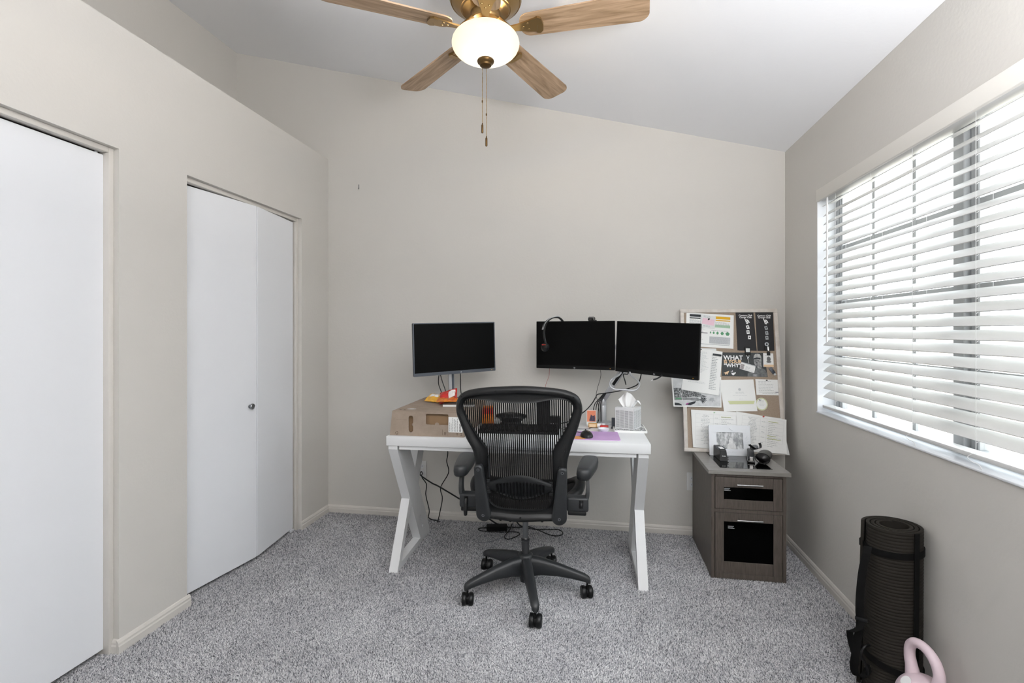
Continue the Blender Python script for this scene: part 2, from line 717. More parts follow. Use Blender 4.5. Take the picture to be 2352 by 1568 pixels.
b = BM()
prism(b, [(XA - 0.2, ceil_z(XA - 0.2)), (XR + 0.14, ceil_z(XR + 0.14)), (XR + 0.14, ceil_z(XR + 0.14) + 0.12), (XA - 0.2, ceil_z(XA - 0.2) + 0.12)],
      YF - 0.15, YB + 0.13, XZ)
struct('ceiling', b, M_ceil)

D1 = (0.80, 1.754)      # closet openings along y
D2 = (2.101, 3.046)
HEAD, LEDGE = 2.071, 2.581
b = BM()                                                     # closet front with two openings and its flat top
plate(b, [(YF, 0), (D1[0], 0), (D1[0], HEAD), (D1[1], HEAD), (D1[1], 0), (D2[0], 0), (D2[0], HEAD), (D2[1], HEAD), (D2[1], 0), (YB, 0), (YB, LEDGE), (YF, LEDGE)],
      [], XL - 0.115, XL, YZ)
box(b, (XA, YF, LEDGE - 0.1), (XL - 0.114, YB, LEDGE))
struct('wall_left', b, M_wall)

b = BM()
box(b, (XA - 0.12, YF, 0), (XA, YB, ceil_z(XA) + 0.02))
struct('wall_far_left', b, M_wall)

WY0, WY1, WZ0, WZ1 = 1.010, 2.921, 0.887, 2.079
b = BM()
plate(b, [(YF, 0), (YB, 0), (YB, CEIL0 + 0.02), (YF, CEIL0 + 0.02)], [[(WY0, WZ0), (WY1, WZ0), (WY1, WZ1), (WY0, WZ1)]], XR, XR + 0.13, YZ)
struct('wall_right', b, M_wall)

b = BM()
plate(b, [(XA, 0), (-1.85, 0), (-1.85, 2.3), (-0.45, 2.3), (-0.45, 0), (XR, 0), (XR, ceil_z(XR) + .02), (XA, ceil_z(XA) + .02)], [], YF - 0.1, YF, XZ)
struct('wall_front', b, M_wall)

b = BM()                                                     # hall beyond the doorway behind the camera
for lo, hi in (((-1.95, YF - 1.5, 0), (-1.85, YF - .1, 2.4)), ((-0.45, YF - 1.5, 0), (-0.35, YF - .1, 2.4)), ((-1.95, YF - 1.6, 0), (-.35, YF - 1.5, 2.4)),
               ((-1.95, YF - 1.6, 2.3), (-.35, YF - .1, 2.4)), ((-1.95, YF - 1.6, -.1), (-.35, YF - .1, 0))):
    box(b, lo, hi)
struct('wall_hall', b, M_wall)


def baseboard(name, p0, p1, nrm):
    """small stepped profile swept from p0 to p1; nrm points into the room"""
    p0, p1, nrm = Vector(p0), Vector(p1), Vector(nrm)
    prof = [(0.0, 0.0), (0.013, 0.0), (0.013, 0.030), (0.010, 0.036), (0.010, 0.044), (0.005, 0.053), (0.0, 0.056)]
    bm = BM()
    A = [bm.verts.new(p0 + nrm * d + Vector((0, 0, z))) for d, z in prof]
    B = [bm.verts.new(p1 + nrm * d + Vector((0, 0, z))) for d, z in prof]
    for i in range(len(prof) - 1):
        bm.faces.new((A[i], A[i + 1], B[i + 1], B[i]))
    bm.faces.new(A)
    bm.faces.new(list(reversed(B)))
    return struct(name, bm, M_trim)


baseboard('baseboard_back', (XL, YB, 0), (XR, YB, 0), (0, -1, 0))
baseboard('baseboard_right', (XR, YF, 0), (XR, YB - .0135, 0), (-1, 0, 0))
baseboard('baseboard_left', (XL, D1[1] - .012, 0), (XL, D2[0] + 0.012, 0), (1, 0, 0))
baseboard('baseboard_left_corner', (XL, D2[1] - .012, 0), (XL, YB - .0135, 0), (1, 0, 0))
baseboard('baseboard_left_return', (XL, D1[1], 0), (XL - 0.03, D1[1], 0), (0, -1, 0))

# closet doors ------------------------------------------------------------------


def door_frame(parent, y0, y1):
    bm = BM()
    for ya, yb in ((y0, y0 + 0.022), (y1 - 0.022, y1)):
        box(bm, (XL - 0.062, ya, 0), (XL - 0.024, yb, HEAD), 0.003)
        box(bm, (XL - 0.110, ya, 0), (XL - 0.060, yb - 0.006 if ya > y0 else yb + 0.006, HEAD))
    box(bm, (XL - 0.062, y0 + .022, HEAD - 0.022), (XL - 0.024, y1 - .022, HEAD), 0.003)
    return obj('frame', bm, M_trim, parent, 40)


def door_panel(parent, a, bpt, z0=0.022, z1=2.042, th=0.030):
    """bifold leaf whose room face runs from a to bpt (x, y)"""
    a, bpt = Vector((a[0], a[1], 0)), Vector((bpt[0], bpt[1], 0))
    d = (bpt - a)
    L = d.length
    d.normalize()
    bm = BM()
    box(bm, (0, 0, z0), (L, th, z1), 0.0015, 1)
    o = obj('panel', bm, M_door, parent)
    o.matrix_world = Matrix.Translation(a) @ Matrix.Rotation(math.atan2(d.y, d.x), 4, 'Z')
    return o


d2 = empty('door_2', (0, 0, 0), kind='structure')
door_frame(d2, *D2)
door_panel(d2, (-1.999, 2.112), (-1.927, 2.590))
door_panel(d2, (-1.926, 2.596), (-1.974, 3.012))
b = BM()
box(b, (XL - 0.10, D2[0] + .022, HEAD - 0.022), (XL - 0.064, D2[1] - .022, HEAD - 0.003))
obj('track', b, M_dark, d2)
b = BM()
box(b, (XL - 0.075, 2.985, 0.001), (XL - 0.035, 3.018, 0.016), 0.003)
obj('pivot_bracket', b, M_sill, d2)
b = BM()
lathe(b, [(0, 0), (0.011, 0.0), (0.010, 0.007), (0.013, 0.011), (0.0165, 0.014), (0.0165, 0.022), (0.014, 0.0245), (0.0125, 0.023), (0, 0.0225)], 28)
k = obj('knob', b, M_nickel, d2, 40)
k.matrix_world = Matrix.Translation((-1.936, 2.543, 0.895)) @ Matrix.Rotation(R(90), 4, 'Y')

d1 = empty('door_1', (0, 0, 0), kind='structure')
door_frame(d1, *D1)
door_panel(d1, (-1.986, 1.285), (-1.984, 1.735))
door_panel(d1, (-1.984, 0.828), (-1.986, 1.280))
b = BM()
box(b, (XL - 0.10, D1[0] + .022, HEAD - 0.022), (XL - 0.064, D1[1] - .022, HEAD - 0.003))
obj('track', b, M_dark, d1)
b = BM()
cyl(b, (-2.0, 1.715, 2.04), (-2.0, 1.715, 2.056), 0.006, seg=10)
obj('pivot_pin', b, M_sill, d1)
b = BM()
box(b, (XA + .02, YF, 0.0), (XA + .03, YB, LEDGE - .11))
struct('closet_shade_sheet', b, M_dark)  # dark sheet before the far wall; closet shade put into its colour

# window ------------------------------------------------------------------
win = empty('window_1', (0, 0, 0), kind='structure')
FX0, FX1 = XR + 0.088, XR + 0.125
b = BM()
for y0, y1, z0, z1 in ((WY0, WY1, WZ0, WZ0 + 0.032), (WY0, WY1, WZ1 - 0.032, WZ1), (WY0, WY0 + 0.032, WZ0 + .032, WZ1 - .032), (WY1 - 0.032, WY1, WZ0 + .032, WZ1 - .032)):
    box(b, (FX0, y0, z0), (FX1, y1, z1), 0.002, 1)
obj('frame', b, M_alu, win)
b = BM()
box(b, (FX0 - 0.006, 1.962, WZ0 + .03), (FX1, 2.018, WZ1 - .03), 0.003, 1)
box(b, (FX0 + 0.010, 1.918, WZ0 + .03), (FX1 + 0.010, 1.956, WZ1 - .03), 0.003, 1)
obj('meeting_stile', b, M_alu, win)
for yy in (2.889, 2.862):
    b = BM()
    box(b, (FX0 + .008, yy - 0.006, WZ0 + .032), (FX1 - .004, yy + 0.006, WZ1 - .032))
    obj('sash_stile', b, M_alu, win)
for yy in (2.571, 2.269, 1.655, 1.33):
    b = BM()
    box(b, (FX0 + 0.012, yy - 0.011, WZ0 + .032), (FX0 + 0.022, yy + 0.011, WZ1 - .032))
    obj('muntin', b, M_alu, win)
for zz in (1.177, 1.471, 1.759):
    b = BM()
    box(b, (FX0 + 0.013, WY0 + .032, zz - 0.011), (FX0 + 0.021, WY1 - .032, zz + 0.011))
    obj('muntin', b, M_alu, win)
for y0, y1 in ((2.018, WY1 - .032), (WY0 + .032, 1.918)):
    b = BM()
    box(b, (FX0 + 0.024, y0, WZ0 + .032), (FX0 + 0.028, y1, WZ1 - .032))
    obj('pane', b, M_glass, win)
b = BM()
box(b, (XR - 0.005, WY0, WZ0 - 0.004), (FX0, WY1, WZ0 + 0.004), 0.0025, 2)
obj('window_sill', b, M_sill, win)
b = BM()                                                     # white painted reveals
box(b, (XR + .001, WY1 - 0.003, WZ0 + .004), (FX0, WY1 + 0.001, WZ1))
box(b, (XR + .001, WY0 - 0.001, WZ0 + .004), (FX0, WY0 + 0.003, WZ1))
obj('reveal', b, M_sill, win)

# outside
b = BM()
box(b, (XR + 0.3, -12, -0.35), (XR + 26, 16, -0.25))
struct('ground', b, M_ground)
b = BM()
box(b, (XR + 4.5, -12, -0.25), (XR + 4.7, 16, 1.35))
struct('wall_garden', b, M_block)

# ------------------------------------------------------------------ window blind
bl = empty('window_blind', (XR + 0.045, WY1, WZ0), label='white horizontal slat blind hanging in the window recess', cat='blind')


def rel(o, root):
    """keep world placement under an empty root"""
    o.matrix_parent_inverse = root.matrix_world.inverted()
    return o


bpy.context.view_layer.update()
BX = XR + 0.040
b = BM()
box(b, (XR - 0.006, WY0 - .004, 2.016), (XR + 0.010, WY1 + .001, 2.0795), 0.003, 2)
rel(obj('valance', b, M_val, bl, 40), bl)
b = BM()
box(b, (XR + 0.012, WY0 + .01, 2.018), (XR + 0.066, WY1 - .02, 2.070), 0.003, 2)
rel(obj('headrail', b, M_slat, bl, 40), bl)
b = BM()                                                     # one slat, slightly crowned
n = 6
prof = []
for i in range(n + 1):
    s = -0.025 + 0.05 * i / n
    prof.append((s, 0.0022 - 3.2 * s * s * 1.1 + 0.0014))
for i in range(n, -1, -1):
    s = -0.025 + 0.05 * i / n
    prof.append((s, 0.0022 - 3.2 * s * s * 1.1 - 0.0014))
SL0, SL1 = WY0 + 0.012, WY1 - 0.026
prism(b, prof, SL0, SL1, lambda a, c, t: (a, t, c))
slat = rel(obj('slat', b, M_slat, bl, 35), bl)
NS, Z0, ZP = 23, 0.988, 0.0457
TILT = 40
for i in range(NS):
    s = slat if i == 0 else copy_to(slat, bl)
    z = Z0 + ZP * i
    tl = TILT if i < NS - 1 else 18
    s.matrix_world = Matrix.Translation((BX, 0, z)) @ Matrix.Rotation(R(-tl), 4, 'Y')
b = BM()
box(b, (BX - 0.025, SL0, 0.914), (BX + 0.025, SL1, 0.930), 0.004, 2)
rel(obj('bottom_rail', b, M_slat, bl, 40), bl)
for yy in (2.749, 2.426, 2.13, 1.808, 1.48, 1.16):
    b = BM()
    for dx in (-0.024, 0.024):
        cyl(b, (BX + dx, yy, 0.925), (BX + dx, yy, 2.02), 0.0006, seg=6)
    for i in range(NS):
        cyl(b, (BX - .022, yy, Z0 + ZP * i - .022), (BX + .022, yy, Z0 + ZP * i + .014), 0.0006, seg=5)
    rel(obj('ladder_cord', b, M_cord, bl), bl)
b = BM()
cyl(b, (XR + 0.012, 2.833, 1.266), (XR + 0.013, 2.833, 2.02), 0.0045, seg=10)
rel(obj('tilt_wand', b, M_cord, bl, 40), bl)
for yy, sg in ((1.808, 1), (2.13, -1)):                       # cord ends hanging under the bottom rail
    b = BM()
    tube(b, [(BX - .026, yy + .01, 0.93), (BX - .034, yy + .02, 0.916), (BX - .04, yy - .005, .908), (BX - .036, yy - .03, 0.904), (BX - .041, yy - .05, .8935)], 0.0012, 6)
    rel(obj('cord_end', b, M_cord, bl, 40), bl)

# ------------------------------------------------------------------ ceiling fan
fan = empty('ceiling_fan', (-0.458, 2.058, 2.588), label='bronze ceiling fan with five oak blades and a lit white glass bowl', cat='ceiling fan')
zc = ceil_z(-0.458) - 2.588
b = BM()
lathe(b, [(0, 0.040), (0.060, 0.040), (0.064, 0.046), (0.064, 0.074), (0.074, 0.080), (0.098, 0.084), (0.102, 0.090), (0.106, 0.090), (0.122, 0.102), (0.140, 0.112),
          (0.143, 0.117), (0.147, 0.117), (0.152, 0.128), (0.154, 0.165), (0.148, 0.172), (0.140, 0.195), (0.10, 0.208), (0.03, 0.212), (0, 0.212)], 56)
obj('motor_housing', b, M_brass, fan, 30)
b = BM()
cyl(b, (0, 0, 0.205), (0, 0, zc - 0.01), 0.014, seg=20)
lathe(b, [(0.014, zc - 0.075), (0.045, zc - .06), (0.066, zc - .03), (0.068, zc + .02)], 36)
obj('canopy', b, M_brass, fan, 40)
b = BM()
lathe(b, [(0.0, 0.006), (0.040, 0.006), (0.082, 0.002), (0.104, -0.008), (0.110, -0.012), (0.110, -0.017), (0.06, -0.012), (0, -0.012)], 48)
cyl(b, (0, 0, 0.0), (0, 0, 0.045), 0.034, seg=28)
obj('light_fitter', b, M_brass, fan, 40)
b = BM()
prof = []
for i in range(15):
    t = R(38 - (38 + 90) * i / 14)
    prof.append((0.1425 * math.cos(t), -0.055 + 0.071 * math.sin(t)))
inn = [(max(r - 0.005, 0.0), z + 0.004) for r, z in reversed(prof)]
inn[0] = (0, inn[0][1])
prof[-1] = (0, prof[-1][1])
lathe(b, prof + inn[:-1] + [prof[0]], 56)
obj('light_bowl', b, M_bowl, fan, 50)
b = BM()
lathe(b, [(0, -0.122), (0.034, -0.122), (0.036, -0.128), (0.034, -0.134), (0.026, -0.140), (0.024, -0.147), (0.012, -0.152), (0, -0.153)], 32)
obj('finial', b, M_brassd, fan, 35)

b = BM()                                                     # one blade, along +x
ol = []
for (cx, hw, rr_, a0) in ((0.662, 0.069, 0.036, -90), (0.662, 0.069, 0.036, 0), (0.150, 0.057, 0.042, 90), (0.150, 0.057, 0.042, 180)):
    sgx = -1 if cx > 0.4 else 1
    sgy = -1 if a0 in (-90, 180) else 1
    for i in range(9):
        a = R(a0 + 90 * i / 8)
        bulge = 0.012 * (1 - abs(sgy * (hw - rr_) + rr_ * math.sin(a)) / hw) if cx > 0.4 else 0
        ol.append((cx + sgx * rr_ + rr_ * math.cos(a) + bulge, sgy * (hw - rr_) + rr_ * math.sin(a)))
prism(b, ol, -0.003, 0.003, XY)
blade0 = obj('blade', b, M_blade, fan)
b = BM()                                                     # blade iron under the blade
iron = [(0.060, -0.020), (0.10, -0.013), (0.14, -0.016), (0.20, -0.030), (0.225, -0.036), (0.237, -0.030), (0.243, 0.0), (0.237, 0.030), (0.225, 0.036), (0.20, 0.030), (0.14, 0.016), (0.10, 0.013), (0.060, 0.020)]
prism(b, iron, -0.010, -0.0035, XY)
prism(b, [(0.213, -0.033), (0.229, -0.040), (0.243, -0.03), (0.248, 0), (0.243, 0.03), (0.229, 0.040), (0.213, 0.033), (0.226, 0)], -0.013, -0.0036, XY)
for px_, py_ in ((0.185, 0.015), (0.185, -0.015), (0.165, 0)):
    lathe(b, [(0.0055, -0.0098), (0.0045, -0.0125), (0, -0.0135)], 12, (px_, py_, 0))
iron0 = obj('blade_bracket', b, M_brass, fan, 30)
b = BM()
cyl(b, (0.050, 0, 0.052), (0.105, 0, -0.004), 0.011, 0.010, seg=10)
arm0 = obj('bracket_arm', b, M_brass, fan, 40)
for kx in range(5):
    a = R(67.155 + 72 * kx)
    for o0, pit in ((blade0, 1), (iron0, 1), (arm0, 0)):
        o = o0 if kx == 0 else copy_to(o0, fan)
        # the edge on the clockwise side of each blade sits higher
        o.matrix_basis = Matrix.Rotation(a, 4, 'Z') @ Matrix.Rotation(R(-12) * pit, 4, 'X')
for (dx, dy, zl, fob) in ((-0.017, 0.012, -0.382, 0.036), (0.001, 0.010, -0.440, 0.036)):
    b = BM()
    tube(b, [(dx, dy, -0.148), (dx, dy, -0.26), (dx, dy, zl)], 0.0011, 6, 2)
    for i in range(int((-0.148 - zl) / 0.0055)):
        bmesh.ops.create_icosphere(b, subdivisions=1, radius=0.0019, matrix=Matrix.Translation((dx, dy, -0.150 - 0.0055 * i)))
    ch = obj('pull_chain', b, M_brass, fan, 60)
    b = BM()
    lathe(b, [(0, zl + .002), (0.0022, zl), (0.0026, zl - 0.006), (0.0048, zl - 0.009), (0.0048, zl - 0.040), (0.003, zl - .043), (0, zl - .043)], 14, (dx, dy, 0))
    obj('fob', b, M_brassd, ch, 40)
    b = BM()
    lathe(b, [(0, zl + .098), (0.003, zl + .096), (0.003, zl + .088), (0, zl + .086)], 12, (dx, dy, 0))
    obj('coupling', b, M_brassd, ch, 40)
for kx in range(3):                                          # bulbs inside the bowl
    a = R(30 + 120 * kx)
    ld = bpy.data.lights.new('fan_bulb', 'POINT')
    ld.energy, ld.color, ld.shadow_soft_size = 22.0, (1.0, 0.82, 0.56), 0.022
    lo = bpy.data.objects.new('fan_bulb', ld)
    lo.parent = fan
    lo.location = (0.078 * math.cos(a), 0.078 * math.sin(a), -0.012)
    COL.objects.link(lo)

# ------------------------------------------------------------------ desk
DESK = (-0.4326, 2.8844, 0.0)
DR = R(1.35)
desk = empty('desk', DESK, DR, label='white computer desk with crossed slanted legs below three dark monitors', cat='desk')
b = BM()
box(b, (-0.7015, -0.30, 0.698), (0.7015, 0.30, 0.750), 0.0025, 2)
obj('desktop', b, M_white, desk, 40)
for nm, y0, y1 in (('front_rail', -0.288, -0.268), ('back_rail', 0.262, 0.282)):
    b = BM()
    box(b, (-0.632, y0, 0.676), (0.632, y1, 0.698), 0.001, 1)
    obj(nm, b, M_white, desk)
for sx in (-1, 1):
    x0, x1 = (-0.692, -0.640) if sx < 0 else (0.640, 0.692)
    b = BM()
    box(b, (x0, -0.292, 0.675), (x1, 0.286, 0.698), 0.0015, 1)
    slot = [(0.085, 0.170), (0.098, 0.185), (0.152, 0.098), (0.139, 0.083)]
    plate(b, [(-0.292, 0.676), (-0.115, 0.676), (0.279, 0.034), (0.279, 0.0), (0.118, 0.0)], [slot], x0, x1, YZ)
    prism(b, [(-0.2915, 0.0), (-0.246, 0.0), (-0.052, 0.325), (-0.098, 0.345)], x0 + .001, x1 - .001, YZ)
    prism(b, [(-0.020, 0.470), (0.062, 0.388), (0.222, 0.676), (0.108, 0.676)], x0 + .001, x1 - .001, YZ)
    prism(b, [(-0.255, 0.0), (0.14, 0.0), (0.14, 0.034), (-0.235, 0.034)], x0 + .002, x1 - .002, YZ)
    obj('leg', b, M_white, desk)


def dk(x, y, z=0.750):
    """desk-local to world"""
    c, s = math.cos(DR), math.sin(DR)
    return (DESK[0] + x * c - y * s, DESK[1] + x * s + y * c, z)


# ------------------------------------------------------------------ cardboard box on the desk
bx = empty('cardboard_box', (-0.905, 2.595, 0.7505), R(1.0), label='flat brown cardboard shipping box on the left end of the white desk', cat='box')
BW0, BW1, BD, BH = -0.205, 0.208, 0.585, 0.131
b = BM()
slot = rrect(-0.103 + 0, 0.020, -0.077, 0.110, 0.0125, 5)
wind = rrect(-0.005, 0.064, 0.122, 0.122, 0.008, 3)
plate(b, [(BW0 - .006, 0.0), (BW1, 0.0), (BW1, BH), (BW0 + .008, BH)], [slot, wind], 0, 0.004, XZ)
obj('front_panel', b, M_card, bx)
b = BM()
prism(b, [(BW0 - .006, 0.0), (BW0 - .002, 0.0), (BW0 + .012, BH), (BW0 + .008, BH)], 0.004, BD, XZ)
box(b, (BW1 - 0.004, 0.004, 0), (BW1, BD, BH))
box(b, (BW0 + .006, BD - 0.004, 0), (BW1 - .004, BD, BH))
obj('side_panels', b, M_card, bx)
b = BM()
box(b, (BW0 - .002, 0.004, 0), (BW1 - .004, BD - .004, 0.004))
obj('bottom_panel', b, M_card, bx)
b = BM()
box(b, (BW0 + .008, 0.0, BH), (BW1 + .001, BD, BH + 0.0035), 0.001, 1)
obj('top_flap', b, M_card, bx)
b = BM()                                                     # flaps pushed in behind the two hand holes
box(b, (-0.012, 0.02, 0.045), (0.13, 0.0235, 0.128), mtx=Matrix.Translation((0, 0.0, 0)))
box(b, (-0.108, 0.02, 0.012), (-0.070, 0.0235, 0.118))
obj('inner_flap', b, M_cardd, bx)
b = BM()
for args in ((0.058, 0.066, 0.012, 0.011, 0.0, 16), (-0.076, 0.062, 0.007, 0.009, 0.0, 14)):
    b = BM()
    disc(b, *args)
    shift(b, mtx=Matrix.Rotation(R(90), 4, 'X'))
    shift(b, (0, -0.0004, 0))
    obj('tab', b, M_card, bx)
lab = BM()
box(lab, (0.122, -0.0012, 0.026), (0.200, -0.0003, 0.108))
lb = obj('shipping_label', lab, M_whitep, bx)
b = BM()
text_lines(b, 0.0, 0.0, 0.074, 6, 0.0085, 0.0018, 0, 3)
text_lines(b, 0.0, -0.055, 0.05, 2, 0.006, 0.003, 0, 5)
shift(b, mtx=Matrix.Rotation(R(90), 4, 'Z'))
shift(b, mtx=Matrix.Translation((0.128, -0.0016, 0.030)) @ Matrix.Rotation(R(90), 4, 'X'))
obj('printed_text', b, M_inkd, lb)
b = BM()                                                     # printed marks on the front
ring = [(0.0085 * math.cos(2 * math.pi * i / 18), 0.0085 * math.sin(2 * math.pi * i / 18)) for i in range(18)]
ring2 = [(0.0055 * math.cos(2 * math.pi * i / 18), 0.0055 * math.sin(2 * math.pi * i / 18)) for i in range(18)]
for s0 in (0, 6, 12):
    for i in range(s0, s0 + 5):
        j = (i + 1) % 18
        i %= 18
        b.faces.new([b.verts.new((p[0] - 0.170, p[1] + 0.014, 0)) for p in (ring[i], ring[j], ring2[j], ring2[i])])
for i in range(6):
    quad(b, 0.088, 0.010 + i * 0.005, 0.0905, 0.0135 + i * 0.005)
for i in range(3):
    quad(b, 0.098, 0.010 + i * 0.007, 0.109, 0.0115 + i * 0.007)
    quad(b, 0.098 + i * .004, 0.010, 0.0995 + i * .004, 0.026)
for xx in (0.165, 0.172):
    quad(b, xx - .001, 0.010, xx + .001, 0.022)
    poly(b, [(xx - .003, 0.018), (xx + .003, 0.018), (xx, 0.0235)])
quad(b, 0.186, 0.008, 0.199, 0.010)
poly(b, [(0.188, 0.0225), (0.197, 0.0225), (0.1925, 0.015)])
quad(b, 0.1918, 0.010, 0.1932, 0.016)
quad(b, 0.1175, 0.004, 0.1180, 0.03)
quad(b, -0.175, 0.086, -0.112, 0.0866)
shift(b, mtx=Matrix.Rotation(R(90), 4, 'X'))
shift(b, (0, -0.0005, 0))
obj('printed_marks', b, M_cink, bx)['kind'] = 'stuff'
b = BM()
disc(b, -0.112, 0.075, 0.026, 0.016, 0, 26)
shift(b, (0, 0, BH + 0.0040))
st = obj('oval_sticker', b, M_silver, bx)
b = BM()
disc(b, -0.112, 0.075, 0.013, 0.008, 0, 20)
shift(b, (0, 0, BH + 0.0044))
obj('sticker_centre', b, M_wht, st)
b = BM()
disc(b, -0.165, 0.045, 0.010, 0.010, 0, 3)
disc(b, -0.138, 0.036, 0.010, 0.012, 0, 3)
shift(b, (0, 0, BH + 0.0040))
obj('printed_arrow', b, M_cink, bx)
BTOP = 0.7505 + BH + 0.0035

# things lying on the box -------------------------------------------------------
b = BM()
box(b, (-0.075, -0.055, 0), (0.105, 0.06, 0.012), 0.001, 1)
nb = obj('notebook', b, M_whitep)
nb.location, nb.rotation_euler = (-0.805, 2.835, BTOP + .0005), (0, 0, R(10))
tag(nb, 'thin notebook with grey cover under the red snack bag on the cardboard box', 'notebook')
b = BM()
box(b, (-0.076, -0.056, 0.0121), (0.106, 0.061, 0.0135))
obj('cover', b, M_gwood, nb)


def bag(name, w_, h_, th, m, seed, amp=0.010):
    """crumpled foil packet: two crimped ends and a puffed middle"""
    nx, ny = 16, 14
    bm = BM()
    rnd = Vector((seed * 3.1, seed * 1.7, seed))
    gr = []
    for side in (1, -1):
        rows = []
        for i in range(nx + 1):
            row = []
            for j in range(ny + 1):
                u, v = i / nx, j / ny
                x, y = (u - .5) * w_, (v - .5) * h_
                puff = (math.sin(math.pi * u) ** 0.6) * (math.sin(math.pi * v) ** 0.7) * th
                n_ = noise.noise(Vector((x * 26, y * 26, side * .7)) + rnd) * amp * min(1, 6 * puff / th)
                n2 = noise.noise(Vector((x * 60, y * 60, 3)) + rnd) * amp * 0.5
                z = side * puff * 0.5 + n_ + n2 + side * 0.0006
                row.append(bm.verts.new((x + n2 * .6, y + n_ * .4, z)))
            rows.append(row)
        gr.append(rows)
        for i in range(nx):
            for j in range(ny):
                bm.faces.new((rows[i][j], rows[i + 1][j], rows[i + 1][j + 1], rows[i][j + 1]))
    A, B = gr
    for i in range(nx):
        bm.faces.new((A[i][0], A[i + 1][0], B[i + 1][0], B[i][0]))
        bm.faces.new((A[i][ny], A[i + 1][ny], B[i + 1][ny], B[i][ny]))
    for j in range(ny):
        bm.faces.new((A[0][j], A[0][j + 1], B[0][j + 1], B[0][j]))
        bm.faces.new((A[nx][j], A[nx][j + 1], B[nx][j + 1], B[nx][j]))
    return obj(name, bm, m, None, 35)


def packet_panel(parent, x0, y0, x1, y1, m, z):
    bm = BM()
    n_ = 6
    g = [[bm.verts.new((x0 + (x1 - x0) * i / n_, y0 + (y1 - y0) * j / n_, z)) for j in range(n_ + 1)] for i in range(n_ + 1)]
    for i in range(n_):
        for j in range(n_):
            bm.faces.new((g[i][j], g[i + 1][j], g[i + 1][j + 1], g[i][j + 1]))
    # lay the panel on the packet
    from mathutils.bvhtree import BVHTree
    t = BVHTree.FromPolygons([v.co for v in parent.data.vertices], [list(p.vertices) for p in parent.data.polygons])
    for v in bm.verts:
        h = t.ray_cast(Vector((v.co.x, v.co.y, 0.2)), Vector((0, 0, -1)))
        if h[0]:
            v.co.z = h[0].z + 0.0008
    return obj('white_panel', bm, m, parent, 60)


r1 = bag('snack_bag', 0.115, 0.085, 0.020, M_red, 2, 0.010)
packet_panel(r1, 0.004, -0.018, 0.048, 0.030, M_whitep, 0.03)
r1.matrix_world = Matrix.Translation((-0.874, 2.895, BTOP + 0.047)) @ Matrix.Rotation(R(-18), 4, 'Z') @ Matrix.Rotation(R(50), 4, 'X') @ Matrix.Rotation(R(22), 4, 'Z')
tag(r1, 'crumpled red snack bag tilted upright on top of the snack pile', 'snack bag', 'snack packets on the box')
r2 = bag('snack_bag', 0.12, 0.080, 0.016, M_oran, 5, 0.008)
r2.matrix_world = Matrix.Translation((-0.868, 2.852, BTOP + 0.030)) @ Matrix.Rotation(R(8), 4, 'Z') @ Matrix.Rotation(R(8), 4, 'X')
tag(r2, 'flat orange snack bag lying under the red one on the notebook', 'snack bag', 'snack packets on the box')
r3 = bag('snack_bag', 0.115, 0.075, 0.020, M_yelw, 9, 0.009)
packet_panel(r3, -0.040, 0.0, 0.025, 0.030, M_whitep, 0.03)
r3.matrix_world = Matrix.Translation((-0.975, 2.945, BTOP + 0.026)) @ Matrix.Rotation(R(-20), 4, 'Z') @ Matrix.Rotation(R(30), 4, 'X')
tag(r3, 'yellow snack bag with white panel lying on the bare cardboard', 'snack bag', 'snack packets on the box')

# ------------------------------------------------------------------ monitors


def monitor(name, L, Rr, z0, z1, roll, bezel_m, label, side=0.008, chin=0.020, top=0.006, tilt=0.0, group='black desk monitors'):
    """panel whose lower front corners stand at L and Rr (x, y)"""
    c = ((L[0] + Rr[0]) / 2, (L[1] + Rr[1]) / 2)
    a = math.atan2(Rr[1] - L[1], Rr[0] - L[0])
    W = math.hypot(Rr[0] - L[0], Rr[1] - L[1])
    H = z1 - z0
    M = Matrix.Translation((c[0], c[1], z0)) @ Matrix.Rotation(a, 4, 'Z') @ Matrix.Rotation(roll, 4, 'Y') @ Matrix.Rotation(tilt, 4, 'X')
    root = empty(name, matrix=M, label=label, cat='monitor', group=group)
    bm = BM()
    plate(bm, rrect(-W / 2, 0, W / 2, H, 0.003, 2), [[(-W / 2 + side, chin), (W / 2 - side, chin), (W / 2 - side, H - top), (-W / 2 + side, H - top)]], 0.0, 0.012, XZ)
    obj('bezel', bm, bezel_m, root)
    bm = BM()
    box(bm, (-W / 2 + side, 0.0012, chin), (W / 2 - side, 0.009, H - top))
    obj('screen', bm, M_screen, root)
    bm = BM()
    box(bm, (-W / 2 + .001, 0.012, 0.001), (W / 2 - .001, 0.022, H - .001), 0.004, 2)
    box(bm, (-W * .3, 0.022, H * .2), (W * .3, 0.046, H * .78), 0.012, 3)
    obj('back_cover', bm, M_black, root, 40)
    bm = BM()
    disc(bm, W / 2 - 0.028, chin * .45, 0.0019, z=0)
    shift(bm, mtx=Matrix.Rotation(R(90), 4, 'X'))
    shift(bm, (0, -0.0005, 0))
    obj('power_light', bm, M_led, root)
    return root, W, H, M


def hp_logo(root, size, m):
    bm = text_bm('hp', size, 0.0004, 'CENTER', shear=0.35)
    shift(bm, mtx=Matrix.Rotation(R(90), 4, 'X'))
    shift(bm, (0, -0.0006, 0.0058))
    return obj('logo', bm, m, root)


